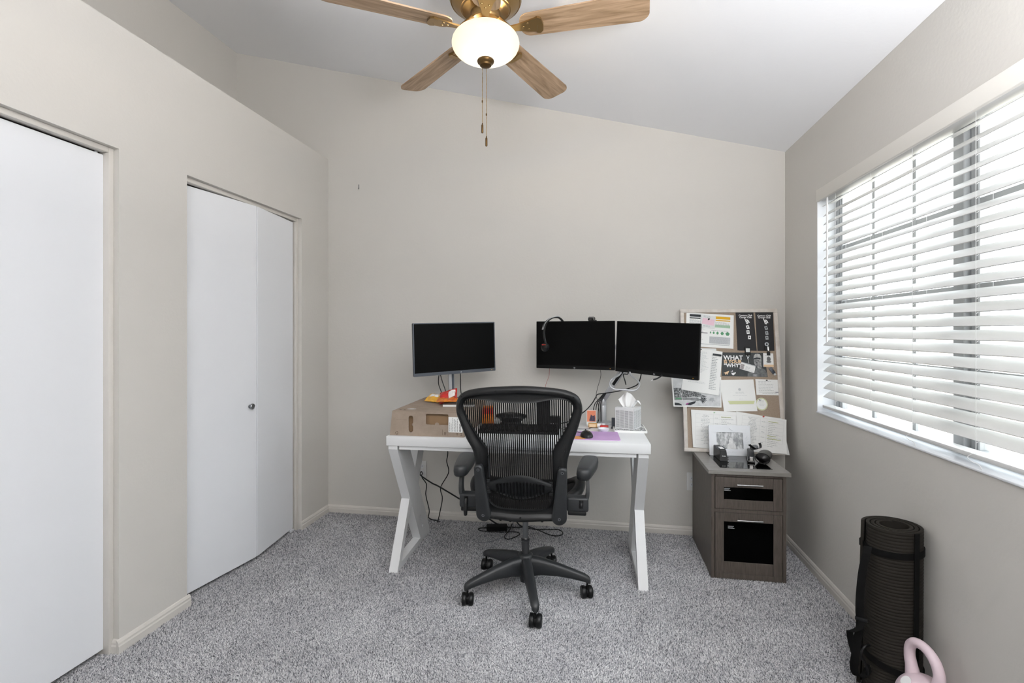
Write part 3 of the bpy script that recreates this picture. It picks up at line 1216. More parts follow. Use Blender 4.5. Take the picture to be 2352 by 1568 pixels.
m1, W1, H1, MM1 = monitor('monitor', (-1.045, 2.774), (-0.6375, 3.158), 1.0605, 1.375, R(-1.4), M_bezg,
                          'black monitor with grey bezel on a stand over the cardboard box', side=0.006, chin=0.019)
b = BM()
disc(b, 0.0, 0.009, 0.0035)
shift(b, mtx=Matrix.Rotation(R(90), 4, 'X'))
shift(b, (0.03, -0.0006, 0))
obj('logo', b, M_silver, m1)
b = BM()                                                     # stand column and foot, in monitor coordinates
zb = BTOP - 1.0605 + 0.0030
box(b, (-0.029, 0.050, zb + .008), (0.009, 0.066, 0.16), 0.003, 2)
obj('stand_column', b, M_silver, m1, 40)
b = BM()
box(b, (-0.010, 0.0492, zb + .02), (0.005, 0.0505, 0.10))
obj('cable_channel', b, M_bezg, m1)
b = BM()
box(b, (-0.100, 0.0, zb), (0.085, 0.135, zb + 0.009), 0.003, 2)
obj('stand_base', b, M_bezg, m1, 40)

m2, W2, H2, MM2 = monitor('monitor', (-0.376, 3.1925), (0.1145, 3.0745), 1.085, 1.385, 0, M_bez,
                          'middle black monitor with the headset and webcam hung on it', side=0.004, chin=0.021, top=0.004)
hp_logo(m2, 0.011, M_silver)
m3, W3, H3, MM3 = monitor('monitor', (0.116, 3.0485), (0.532, 2.748), 1.072, 1.3725, R(2.4), M_bez,
                          'rightmost black monitor angled in front of the pin board', side=0.004, chin=0.021, top=0.004)
hp_logo(m3, 0.011, M_silver)

# ------------------------------------------------------------------ monitor arm
ax, ay = 0.045, 3.146
arm = empty('monitor_mount', (ax, ay, 0.7502), 0, label='silver articulated monitor arm standing at the back of the desk', cat='monitor arm')
b = BM()
lathe(b, [(0, 0), (0.064, 0), (0.066, 0.004), (0.064, 0.010), (0.030, 0.016), (0.0215, 0.022), (0.0215, 0.11), (0.0205, 0.112), (0.0205, 0.114), (0.0215, 0.116), (0.0215, 0.150), (0.019, 0.154), (0, 0.154)], 40)
obj('base_post', b, M_silver, arm, 35)
b = BM()


def beam(bm, p0, p1, w0, h0, bev=0.004, up=Vector((0, 0, 1))):
    p0, p1 = Vector(p0), Vector(p1)
    d = (p1 - p0)
    L = d.length
    d.normalize()
    s = d.cross(up).normalized()
    u = s.cross(d).normalized()
    M = Matrix(((s.x, d.x, u.x, p0.x), (s.y, d.y, u.y, p0.y), (s.z, d.z, u.z, p0.z), (0, 0, 0, 1)))
    return box(bm, (-w0 / 2, 0, -h0 / 2), (w0 / 2, L, h0 / 2), bev, 2, M)


beam(b, (0, 0, 0.142), (0.118, -0.03, 0.335), 0.036, 0.034, 0.006)
obj('lower_arm', b, M_silver, arm, 40)
b = BM()
beam(b, (0.060, -0.034, 0.243), (0.116, -0.052, 0.330), 0.006, 0.018, 0.002)
obj('cable_clip', b, M_black, arm, 40)
b = BM()
cyl(b, (0.118, -0.03, 0.315), (0.118, -0.03, 0.40), 0.021, seg=24)
beam(b, (0.118, -0.03, 0.385), (0.118, -0.02, 0.475), 0.034, 0.03, 0.006, Vector((0, 1, 0)))
obj('riser', b, M_silver, arm, 40)
b = BM()                                                     # crossbar that carries both panels
beam(b, (-0.16, 0.056, 0.475), (0.118, -0.02, 0.475), 0.022, 0.030, 0.004)
beam(b, (0.118, -0.02, 0.475), (0.325, -0.185, 0.475), 0.022, 0.030, 0.004)
obj('crossbar', b, M_silver, arm, 40)
for (cx, cy) in ((-0.165, 0.042), (0.318, -0.180)):
    b = BM()
    cyl(b, (cx, cy, .43), (cx, cy, .52), 0.02, seg=16)
    obj('mount_head', b, M_graph2, arm, 40)
b = BM()                                                     # pull handle loop
hd = [(0.149, 2.9, 1.082), (0.133, 2.9, 1.064), (0.093, 2.9, 1.045), (0.080, 2.9, 1.019), (0.087, 2.9, 1.0), (0.108, 2.9, 0.988), (0.158, 2.9, 0.986),
      (0.213, 2.9, 0.983), (0.235, 2.9, 0.993), (0.247, 2.9, 1.016), (0.238, 2.9, 1.037), (0.207, 2.9, 1.062), (0.196, 2.9, 1.085)]
tube(b, [(x - ax, y - ay + 0.03 + (0.05 if z > 1.05 else 0), z - 0.7502) for x, y, z in hd], 0.0052, 10, 6)
obj('pull_handle', b, M_silver, arm, 60)

# ------------------------------------------------------------------ headset and webcam on the middle monitor
hs = empty('headset', (-0.307, 3.095, 1.222), R(-13.5), label='black headset hanging over the top edge of the middle monitor', cat='headset')
hs.scale = (1.12, 1.12, 1.12)
b = BM()
tube(b, [(0.006, -0.012, 0.012), (-0.006, -0.010, 0.075), (0.004, -0.012, 0.125), (0.024, -0.006, 0.152), (0.045, 0.02, 0.164), (0.066, 0.06, 0.160), (0.084, 0.09, 0.12), (0.088, 0.10, 0.05), (0.080, 0.10, 0.01)],
     0.006, 10, 6, flat=((0.75, -0.65, 0.1), 0.0075, 0.0028))
obj('headband', b, M_graph2, hs, 40)
b = BM()
tube(b, [(-0.011, -0.016, 0.098), (-0.003, -0.018, 0.125), (0.014, -0.014, 0.148), (0.030, -0.006, 0.162), (0.05, 0.014, 0.170), (0.068, 0.040, 0.170)], 0.006, 8, 6, flat=((0.75, -0.65, 0.1), 0.0085, 0.0012))
obj('headband_trim', b, M_silver, hs, 40)
b = BM()
for sx in (-.003,):
    tube(b, [(-0.010, -0.0195, 0.110), (-0.002, -0.0212, 0.130), (0.012, -0.0185, 0.149)], 0.005, 8, 5, flat=((0.75, -0.65, 0.1), 0.0034, 0.0006))
obj('trim_slot', b, M_black, hs, 40)
for (px_, py_, pz_, yaw, nm) in ((0.004, -0.020, -0.004, 200, 'ear_cup'), (0.080, 0.112, -0.004, 30, 'ear_cup')):
    Mx = Matrix.Translation((px_, py_, pz_)) @ Matrix.Rotation(R(yaw), 4, 'Z') @ Matrix.Rotation(R(70), 4, 'X')
    b = BM()
    lathe(b, [(0, -0.020), (0.011, -0.0205), (0.0135, -0.017), (0.018, -0.004), (0.020, -0.001), (0.020, 0.001), (0.022, 0.003), (0.022, 0.006)], 28, mtx=Mx)
    cup = obj(nm, b, M_graph2, hs, 35)
    b = BM()
    lathe(b, [(0.022, 0.006), (0.025, 0.009), (0.025, 0.016), (0.020, 0.020), (0.012, 0.019), (0, 0.012)], 28, mtx=Mx)
    obj('ear_cushion', b, M_blackm, cup, 50)
b = BM()
box(b, (-0.008, -0.040, 0.012), (0.014, -0.036, 0.017), 0.001, 1)
obj('red_mark', b, M_red, hs)

wc = empty('webcam', (-0.024, 3.103, 1.3865), R(-13.5), label='small black webcam clipped on the middle monitor', cat='webcam')
b = BM()
box(b, (-0.022, -0.016, -0.003), (0.022, 0.014, 0.024), 0.010, 4)
obj('body', b, M_graph2, wc, 50)
b = BM()
box(b, (-0.0155, -0.0175, 0.0), (0.0155, -0.0155, 0.016), 0.004, 3)
obj('lens_panel', b, M_glassb, wc, 50)
b = BM()
tube(b, [(-0.0185, -0.0165, 0.004), (-0.0180, -0.0165, 0.016), (-0.010, -0.0165, 0.020), (0.010, -0.0165, 0.020), (0.0180, -0.0165, 0.016), (0.0185, -0.0165, 0.004)], 0.0012, 6, 4)
obj('chrome_rim', b, M_chrome, wc, 60)
b = BM()
box(b, (-0.014, 0.014, -0.020), (0.026, 0.030, 0.004), 0.003, 2)
obj('clip', b, M_black, wc, 40)

# ------------------------------------------------------------------ things on the desk
b = BM()
prism(b, rrect(-0.165, -0.108, 0.112, 0.112, 0.012, 4), 0, 0.003, XY)
mp = obj('mouse_pad', b, M_pad)
mp.location, mp.rotation_euler = (0.014, 2.757, 0.7502), (0, 0, R(2))
tag(mp, 'lilac and pink mouse pad near the right front edge of the desk', 'mouse pad')
b = BM()
prism(b, rrect(-0.13, -0.106, -0.068, -0.03, 0.02, 4), 0.0031, 0.0034, XY)
obj('orange_print', b, mat('orange_pad_print', '#d79a62', 0.8, spec=0.1), mp)
ms = empty('computer_mouse', (-0.048, 2.718, 0.7535), R(12), label='black computer mouse resting on the lilac pad', cat='mouse')
b = BM()
bmesh.ops.create_uvsphere(b, u_segments=28, v_segments=16, radius=1.0)
for v in b.verts:
    x, y, z = v.co
    v.co = Vector((x * 0.033 * (1 - 0.10 * y), y * 0.055, max(0, z) ** 0.9 * 0.030 if z > 0 else z * 0.003))
    v.co.z += 0.003
obj('body', b, M_graph2, ms, 60)
b = BM()
cyl(b, (-0.003, 0.028, 0.0262), (0.003, 0.028, 0.0262), 0.0075, seg=18)
obj('scroll_wheel', b, M_black, ms, 40)
b = BM()
disc(b, 0.004, -0.022, 0.004, 0.003)
shift(b, (0, 0, 0.0325))
obj('logo', b, M_cream, ms)

kb = empty('keyboard', (-0.430, 2.800, 0.7502), R(4), label='wide black keyboard on the desk behind the chair back', cat='keyboard')
b = BM()
prism(b, [(-0.065, 0), (0.07, 0), (0.07, 0.030), (-0.065, 0.014)], -0.222, 0.222, lambda a, c, t: (t, a, c))
obj('case', b, M_black, kb)
b = BM()
kt = R(6.8)
for r_ in range(6):
    for c_ in range(21):
        x = -0.212 + c_ * 0.0203
        y = -0.052 + r_ * 0.0195
        z = 0.0165 + (y + 0.06) * math.tan(kt)
        box(b, (x, y, z), (x + 0.0165, y + 0.016, z + 0.0045), 0.0012, 1)
keys = obj('keys', b, M_blackm, kb)
keys['kind'] = 'stuff'

hub = empty('speakerphone', (-0.500, 2.955, 0.7502), R(2), label='black oval speakerphone on the desk behind the keyboard', cat='speakerphone')
b = BM()
lathe(b, [(0, 0.0), (0.05, 0.0), (0.055, 0.004), (0.048, 0.030), (0.062, 0.048), (0.078, 0.058), (0.078, 0.064), (0.070, 0.072), (0.04, 0.080), (0, 0.082)], 36, sx=1.25, sy=0.75)
obj('body', b, M_black, hub, 40)
b = BM()
for i in range(3):
    disc(b, -0.012 + i * .011, -0.034, 0.0022)
shift(b, (0, 0, 0.0792))
obj('indicator', b, M_wht, hub)

spk = empty('desk_speaker', (-0.310, 2.985, 0.7502), R(-4), label='tall black desk speaker standing behind the keyboard and chair back', cat='speaker')
b = BM()
box(b, (-0.036, -0.035, 0), (0.036, 0.045, 0.205), 0.006, 2)
obj('cabinet', b, M_blackm, spk, 40)
b = BM()
box(b, (-0.031, -0.0375, 0.016), (0.031, -0.0352, 0.196), 0.001, 1)
obj('grille', b, M_black, spk)
b = BM()
box(b, (-0.020, -0.0385, 0.088), (-0.016, -0.0376, 0.112))
obj('red_strip', b, M_red, spk)
dck = empty('docking_hub', (-0.236, 2.935, 0.7502), R(-6), label='small black docking hub with cables at the foot of the tall speaker', cat='dock')
b = BM()
box(b, (-0.030, -0.03, 0), (0.034, 0.03, 0.072), 0.008, 3)
obj('body', b, M_black, dck, 40)
b = BM()
for i in range(3):
    box(b, (-0.02 + i * .015, -0.0312, 0.03), (-0.011 + i * .015, -0.0299, 0.036))
obj('port', b, M_silver, dck)
lip = empty('snack_carton', (-0.648, 2.985, 0.7502), R(12), label='small orange and red carton seen through the chair mesh', cat='carton')
b = BM()
box(b, (-0.035, -0.02, 0), (0.035, 0.02, 0.115), 0.001, 1)
obj('body', b, M_oran, lip)
b = BM()
box(b, (-0.0355, -0.0205, 0.068), (0.0355, 0.0205, 0.105))
obj('red_band', b, M_red, lip)

# card in a clear stand, bottle, red clip, cup near the post
pc = empty('picture_card', (-0.025, 3.055, 0.7502), R(3), label='small orange card with a cat picture standing before the monitor arm', cat='card')
b = BM()
box(b, (-0.029, 0, 0.0), (0.029, 0.004, 0.094))
obj('card', b, M_whitep, pc)
b = BM()
box(b, (-0.026, -0.0008, 0.024), (0.026, -0.0002, 0.0915))
obj('orange_print', b, mat('orange_card_print', '#d5805f', 0.6), pc)
b = BM()
poly(b, [(-0.012, 0.028), (0.022, 0.028), (0.022, 0.050), (0.020, 0.058), (0.019, 0.066), (0.013, 0.060), (0.004, 0.061), (-0.003, 0.069), (-0.005, 0.058), (-0.004, 0.046), (-0.012, 0.038)])
shift(b, mtx=Matrix.Rotation(R(90), 4, 'X'))
shift(b, (0, -0.0013, 0))
obj('cat_print', b, mat('purple_grey_ink', '#5a4d64', 0.7, vary=(90, '#2f2936')), pc)
b = BM()
box(b, (-0.031, -0.012, 0), (0.031, 0.012, 0.012), 0.002, 1)
obj('stand', b, M_paper2, pc)

lt = empty('lotion_tube', (-0.010, 2.992, 0.7652), R(-3), label='small tan tube with white cap lying before the cat card', cat='tube')
b = BM()
cyl(b, (-0.032, 0, 0), (0.020, 0, 0), 0.0145, seg=20)
obj('tube_body', b, mat('tan_label', '#b9925f', 0.4), lt, 40)
b = BM()
cyl(b, (0.020, 0, 0), (0.040, 0, 0), 0.0125, seg=20)
obj('cap', b, M_wht, lt, 40)
b = BM()
box(b, (-0.026, -0.0152, -0.008), (0.012, -0.0140, 0.008))
obj('label', b, M_cream, lt)

rc = empty('red_clip', (0.050, 2.965, 0.7502), R(-4), label='red plastic clip on the desk before the arm base', cat='clip')
b = BM()
box(b, (-0.024, -0.014, 0.002), (0.024, 0.014, 0.022), 0.004, 3)
obj('jaw', b, M_red, rc, 40)
b = BM()
tube(b, [(-0.02, -0.014, 0.004), (-0.022, -0.034, 0.003), (0, -0.04, 0.003), (0.022, -0.034, 0.003), (0.02, -0.014, 0.004)], 0.0022, 8, 5)
obj('wire_handle', b, M_chrome, rc, 60)
cp = empty('glass_dish', (0.045, 2.893, 0.7502), 0, label='small white dish behind the lilac mouse pad', cat='dish')
b = BM()
lathe(b, [(0, 0), (0.022, 0), (0.030, 0.010), (0.032, 0.018), (0.030, 0.018), (0.027, 0.011), (0.020, 0.004), (0, 0.004)], 32)
obj('bowl', b, M_sill, cp, 50)
ph = empty('phone_stand', (0.112, 2.995, 0.7502), R(-8), label='grey phone stand between the tissue box and arm base', cat='phone stand')
b = BM()
box(b, (-0.022, -0.018, 0), (0.022, 0.022, 0.006), 0.002, 1)
obj('foot', b, M_bezg, ph)
b = BM()
box(b, (-0.019, -0.004, 0.006), (0.019, 0.004, 0.062), 0.002, 1)
obj('back_plate', b, M_bezg, ph)

# tray and tissue box
tr = empty('patterned_tray', (0.192, 2.977, 0.7502), R(1.5), label='white tray with grey scroll pattern under the tissue box', cat='tray')
b = BM()
prism(b, rrect(-0.092, -0.104, 0.092, 0.104, 0.008, 3), 0, 0.012, XY)
obj('slab', b, M_whitep, tr)
b = BM()
prism(b, rrect(-0.086, -0.098, 0.086, 0.098, 0.006, 3), 0.0121, 0.0128, XY)
obj('pattern', b, mat('scroll_pattern', '#dcdcdc', 0.5, vary=(70, '#4d4f50', 0.46, 0.53)), tr)

tb = empty('tissue_box', (0.186, 2.965, 0.7632), R(-25), label='white slatted tissue box with a tissue pulled up, on the tray', cat='tissue box')
b = BM()
TW, TH = 0.057, 0.120
plate(b, rrect(-TW, -TW, TW, TW, 0.004, 2), [[(0.034 * math.cos(2 * math.pi * i / 16), 0.018 * math.sin(2 * math.pi * i / 16)) for i in range(16)]], TH - 0.003, TH, XY)
for k_ in range(4):
    Mx = Matrix.Rotation(R(90 * k_), 4, 'Z')
    holes = []
    for i in range(4):
        for j in range(16):
            x = -0.052 + i * 0.0268
            z = 0.008 + j * 0.0062
            holes.append([(x, z), (x + 0.0225, z), (x + 0.0225, z + 0.0026), (x, z + 0.0026)])
    bm2 = BM()
    plate(bm2, [(-TW, 0), (TW, 0), (TW, TH - .003), (-TW, TH - .003)], holes, -TW, -TW + 0.002, XZ)
    me = bpy.data.meshes.new('tmp')
    shift(bm2, mtx=Mx)
    bm2.to_mesh(me)
    bm2.free()
    b.from_mesh(me)
    bpy.data.meshes.remove(me)
obj('woven_cover', b, M_white, tb)
b = BM()
box(b, (-TW + .006, -TW + .006, 0.002), (TW - .006, TW - .006, TH - 0.012))
obj('inner_carton', b, mat('grey_carton', '#9b9c9e', 0.8), tb)
b = BM()                                                     # tissue: a gathered sheet fanning out of the slot
nu, nv = 40, 16
g = []
for j in range(nv + 1):
    t = j / nv
    row = []
    for i in range(nu + 1):
        s = i / nu * 2 - 1
        width = 0.010 + 0.052 * math.sin(min(1, t * 1.25) * math.pi / 2) * (1 if t < .75 else 1)
        hgt = 0.088 * t
        x = s * width + 0.012 * t * t
        fold = math.sin(s * 7.5 + 0.6) * 0.015 * (0.3 + t) * (1 - 0.3 * t)
        zz = TH - 0.02 + 0.018 * t + hgt
        if t > 0.55:
            zz -= (t - 0.55) * 0.13 * abs(s + 0.25) ** 1.3
        row.append(b.verts.new((x, fold, zz)))
    g.append(row)
for j in range(nv):
    for i in range(nu):
        b.faces.new((g[j][i], g[j][i + 1], g[j + 1][i + 1], g[j + 1][i]))
ti = obj('tissue', b, M_tissue, tb, 80)
ti.rotation_euler = (0, 0, R(16))

# ------------------------------------------------------------------ office chair
CH = (-0.345, 2.5, 0.0)
ch = empty('office_chair', CH, R(3), label='black mesh-backed swivel office chair with its back to the room, before the white desk', cat='office chair')
P0 = Vector((0, -0.20, 0.455))
PT = Vector((0, -0.2036, 0.9790))
PN = Vector((0, -0.9790, -0.2036))            # towards the room


def cb(u, v, n=0.0):
    """point on the chair back: u across, v up the recline, n out of its rear face"""
    bow = -0.22 * u * u + 0.05 * (v - 0.2) ** 2 - 0.004
    return Vector((u, 0, 0)) + P0 + PT * v + PN * (n + bow)


OUT = [(-0.006, 0.641), (-0.076, 0.637), (-0.143, 0.632), (-0.224, 0.617), (-0.266, 0.597), (-0.286, 0.572), (-0.296, 0.534), (-0.296, 0.504), (-0.286, 0.469), (-0.273, 0.428), (-0.254, 0.377), (-0.235, 0.342), (-0.224, 0.311), (-0.218, 0.269),
       (-0.219, 0.206), (-0.222, 0.099), (-0.222, 0.05), (-0.216, 0.017), (-0.199, -0.007), (-0.174, -0.016), (-0.134, -0.017), (-0.074, -0.022), (-0.02, -0.025),
       (0.035, -0.022), (0.094, -0.017), (0.157, -0.015), (0.187, -0.011), (0.201, 0.015), (0.205, 0.063), (0.206, 0.195), (0.205, 0.257),
       (0.208, 0.288), (0.216, 0.319), (0.23, 0.37), (0.248, 0.421), (0.262, 0.471), (0.272, 0.515), (0.271, 0.549), (0.259, 0.585), (0.234, 0.607), (0.193, 0.623), (0.133, 0.633), (0.064, 0.639)]
INN = [(-0.003, 0.56), (-0.097, 0.562), (-0.145, 0.569), (-0.183, 0.572), (-0.216, 0.574), (-0.241, 0.57), (-0.261, 0.545), (-0.263, 0.53), (-0.26, 0.517), (-0.249, 0.49), (-0.231, 0.45), (-0.204, 0.404), (-0.181, 0.369), (-0.163, 0.344), (-0.159, 0.308),
       (-0.161, 0.234), (-0.163, 0.117), (-0.156, 0.08), (-0.132, 0.054), (-0.093, 0.043), (-0.013, 0.04), (0.099, 0.045), (0.126, 0.062), (0.141, 0.098), (0.143, 0.14), (0.142, 0.27),
       (0.144, 0.332), (0.152, 0.358), (0.169, 0.383), (0.192, 0.424), (0.213, 0.47), (0.227, 0.509), (0.232, 0.539), (0.222, 0.561), (0.197, 0.575), (0.16, 0.579), (0.114, 0.573), (0.067, 0.564)]


def arc(pts, n):
    d = [0]
    for a, b_ in zip(pts, pts[1:]):
        d.append(d[-1] + math.hypot(b_[0] - a[0], b_[1] - a[1]))
    out = []
    k_ = 0
    for i in range(n):
        s = d[-1] * i / n
        while d[k_ + 1] < s:
            k_ += 1
        t = (s - d[k_]) / max(1e-9, d[k_ + 1] - d[k_])
        out.append((pts[k_][0] + (pts[k_ + 1][0] - pts[k_][0]) * t, pts[k_][1] + (pts[k_ + 1][1] - pts[k_][1]) * t))
    return out


def dense(p):
    return [(v.x, v.y) for v in spline([(a, c, 0) for a, c in p], 5, True)]


def sect(p, cuts, n):
    p = dense(p)
    cuts = [c * 5 for c in cuts] + [len(p)]
    o = []
    for a, b_ in zip(cuts, cuts[1:]):
        o += arc([p[i % len(p)] for i in range(a, b_ + 1)], n)
    return o


ro = sect(OUT, [0, 6, 13, 22, 30, 37], 22)
ri = sect(INN, [0, 7, 14, 20, 25, 32], 22)
b = BM()
rings = []
for (ou, ov), (iu, iv) in zip(ro, ri):
    Wd = math.hypot(iu - ou, iv - ov)
    sec = []
    for d, n in ((0.0, 0.0), (0.003, 0.010), (0.012, 0.019), (0.022, 0.020), (0.031, 0.014), (0.037, 0.006), (0.043, 0.004)):
        t = min(d / Wd, 0.86 * (d / 0.043)) if Wd < 0.05 else d / Wd
        sec.append((t, n))
    sec += [(0.90, 0.005), (0.965, 0.009), (1.0, 0.004), (1.0, -0.008), (0.5, -0.012), (0.08, -0.012)]
    rings.append([b.verts.new(cb(ou + (iu - ou) * t, ov + (iv - ov) * t, n)) for t, n in sec])
m_ = len(rings)
for i in range(m_):
    A, Bq = rings[i], rings[(i + 1) % m_]
    for k_ in range(len(A)):
        j = (k_ + 1) % len(A)
        b.faces.new((A[k_], A[j], Bq[j], Bq[k_]))
obj('back_frame', b, M_graph2, ch, 50)

pin = dense(INN)


def spans(u):
    ys = []
    for (a0, a1), (c0, c1) in zip(pin, pin[1:] + pin[:1]):
        if (a0 - u) * (c0 - u) < 0:
            ys.append(a1 + (c1 - a1) * (u - a0) / (c0 - a0))
    ys.sort()
    return list(zip(ys[::2], ys[1::2]))


b = BM()                                                     # woven back: close-set vertical bands
PITCH = 0.00935
for i in range(-29, 27):
    u = i * PITCH + 0.001
    for v0, v1 in spans(u):
        if v1 - v0 < 0.01:
            continue
        v0, v1 = v0 - .004, v1 + .004
        ns = max(1, int((v1 - v0) / 0.04))
        prev = None
        for s in range(ns + 1):
            v = v0 + (v1 - v0) * s / ns
            hw = 0.0030 + 0.0003 * max(0, min(1, (0.36 - v) / 0.06))
            uu = u - 0.010 * (v - 0.3) * (1 if u > -1 else 0)
            cur = (b.verts.new(cb(uu - hw, v, -0.001)), b.verts.new(cb(uu + hw, v, -0.001)))
            if prev:
                b.faces.new((prev[0], prev[1], cur[1], cur[0]))
            prev = cur
v = 0.05                                                     # thin cross threads below the shoulder
while v < 0.345:
    xs = []
    for (a0, a1), (c0, c1) in zip(pin, pin[1:] + pin[:1]):
        if (a1 - v) * (c1 - v) < 0:
            xs.append(a0 + (c0 - a0) * (v - a1) / (c1 - a1))
    xs.sort()
    th = 0.0006
    for x0, x1 in zip(xs[::2], xs[1::2]):
        ns = 14
        prev = None
        for s in range(ns + 1):
            u = x0 + (x1 - x0) * s / ns
            cur = (b.verts.new(cb(u, v - th, -0.0015)), b.verts.new(cb(u, v + th, -0.0015)))
            if prev:
                b.faces.new((prev[0], cur[0], cur[1], prev[1]))
            prev = cur
    v += 0.0042
mesh = obj('back_mesh', b, M_blackm, ch)
mesh['kind'] = 'stuff'

b = BM()                                                     # lumbar pad with ribs, carried on the two frame sides
nu, nv = 152, 16
g = []
for i in range(nu + 1):
    t = i / nu
    u = -0.152 + 0.286 * t
    s = 2 * t - 1
    topv = 0.176 + 0.038 * math.cos(s * math.pi / 2) ** 1.2
    botv = 0.136 - 0.046 * math.cos(s * math.pi / 2) ** 1.2
    row = []
    for j in range(nv + 1):
        q = j / nv
        vv = botv + (topv - botv) * q
        n = 0.012 * math.sin(math.pi * q) ** 0.5
        if 0.10 < t < 0.90 and 0.08 < q < 0.74:
            n += -0.0050 + 0.0050 * math.cos(t * 2 * math.pi * 19)
        row.append(b.verts.new(cb(u, vv, 0.008 + n)))
    g.append(row)
for i in range(nu):
    for j in range(nv):
        b.faces.new((g[i][j], g[i + 1][j], g[i + 1][j + 1], g[i][j + 1]))
bmesh.ops.solidify(b, geom=b.faces[:], thickness=0.010)
obj('lumbar_pad', b, M_graph, ch, 60)
for s0, u0 in ((-1, -0.163), (1, 0.126)):
    b = BM()
    for i in range(9):
        v = 0.118 + i * 0.008
        p = cb(u0 + .006, v, 0.006)
        box(b, (p.x - .008, p.y - .002, p.z - .0022), (p.x + .008, p.y + .002, p.z + .0022))
    o = obj('lumbar_rail', b, M_graph, ch)
    o['kind'] = 'stuff'
b = BM()
tube(b, [cb(-0.153, 0.305, 0.004), cb(-0.152, 0.24, 0.005), cb(-0.152, 0.195, 0.006)], 0.0035, 8, 3)
obj('lumbar_slider', b, M_graph, ch, 60)


def capsule(bm, pa, pb, w0, w1, n0, n1):
    """rounded bar lying on the chair back"""
    (ua, va), (ub, vb) = pa, pb
    ang = math.atan2(vb - va, ub - ua)
    ol = []
    for k_ in range(13):
        a = ang + R(90 + 15 * k_)
        ol.append((ua + w0 * math.cos(a), va + w0 * math.sin(a)))
    for k_ in range(13):
        a = ang + R(-90 + 15 * k_)
        ol.append((ub + w1 * math.cos(a), vb + w1 * math.sin(a)))
    lo = [bm.verts.new(cb(u, v, n0)) for u, v in ol]
    c_u, c_v = (ua + ub) / 2, (va + vb) / 2
    mid = [bm.verts.new(cb(u, v, n1 - 0.006)) for u, v in ol]
    def inset(u, v):
        t = ((u - ua) * (ub - ua) + (v - va) * (vb - va)) / ((ub - ua) ** 2 + (vb - va) ** 2)
        t = max(0, min(1, t))
        pu, pv = ua + (ub - ua) * t, va + (vb - va) * t
        return pu + (u - pu) * 0.72, pv + (v - pv) * 0.72
    hi = [bm.verts.new(cb(*inset(u, v), n1)) for u, v in ol]
    n = len(ol)
    for A, Bq in ((lo, mid), (mid, hi)):
        for i in range(n):
            j = (i + 1) % n
            bm.faces.new((A[i], A[j], Bq[j], Bq[i]))
    bm.faces.new(hi)
    bm.faces.new(list(reversed(lo)))


for (pa, pb) in (((-0.199, 0.243), (-0.183, 0.016)), ((0.184, 0.240), (0.170, 0.012))):
    b = BM()
    capsule(b, pa, pb, 0.0205, 0.034, -0.01, 0.034)
    up = obj('back_upright', b, M_graph, ch, 40)
    for (u, v) in (pa, pb):
        b = BM()
        c0, c1 = cb(u, v, 0.033), cb(u, v, 0.0365)
        cyl(b, c0, c1, 0.0068, seg=18)
        obj('screw', b, M_nickel, up, 40)
        b = BM()
        cyl(b, cb(u, v, 0.0366), cb(u, v, 0.0370), 0.0034, seg=6)
        obj('screw_socket', b, M_black, up)
for (u, v) in ((-0.108, 0.620), (0.063, 0.621), (0.232, 0.592), (-0.262, 0.590), (-0.270, 0.470), (0.246, 0.466), (-0.212, 0.335), (0.198, 0.338), (-0.01, 0.004)):
    b = BM()
    cyl(b, cb(u, v, 0.017), cb(u, v, 0.0215), 0.0048, 0.0044, seg=14)
    obj('frame_screw', b, M_black, ch, 40)
for (u, v) in ((-0.105, -0.014), (-0.058, -0.017), (0.09, -0.012)):
    b = BM()
    cyl(b, cb(u, v, 0.006), cb(u, v - .006, 0.006), 0.009, 0.006, seg=12)
    obj('frame_tab', b, M_graph2, ch, 40)

# seat
b = BM()
ring = [(-0.178, -0.135, 0.505), (-0.245, -0.06, 0.528), (-0.272, 0.08, 0.535), (-0.258, 0.20, 0.512), (-0.19, 0.262, 0.475), (0, 0.285, 0.462),
        (0.19, 0.262, 0.475), (0.258, 0.20, 0.512), (0.272, 0.08, 0.535), (0.245, -0.06, 0.528), (0.178, -0.135, 0.505), (0.09, -0.15, 0.492), (0, -0.152, 0.488), (-0.09, -0.15, 0.492)]
tube(b, ring, 0.027, 12, 6, True)
obj('seat_frame', b, M_graph2, ch, 60)
b = BM()
P = spline(ring, 4, True)
ctr = b.verts.new((0, 0.04, 0.478))
r1v = [b.verts.new((p.x * 0.5, 0.04 + (p.y - .04) * .5, 0.478 + (p.z - .478) * .35)) for p in P]
r2v = [b.verts.new(p) for p in P]
for i in range(len(P)):
    j = (i + 1) % len(P)
    b.faces.new((ctr, r1v[i], r1v[j]))
    b.faces.new((r1v[i], r2v[i], r2v[j], r1v[j]))
obj('seat_mesh', b, M_blackm, ch, 60)

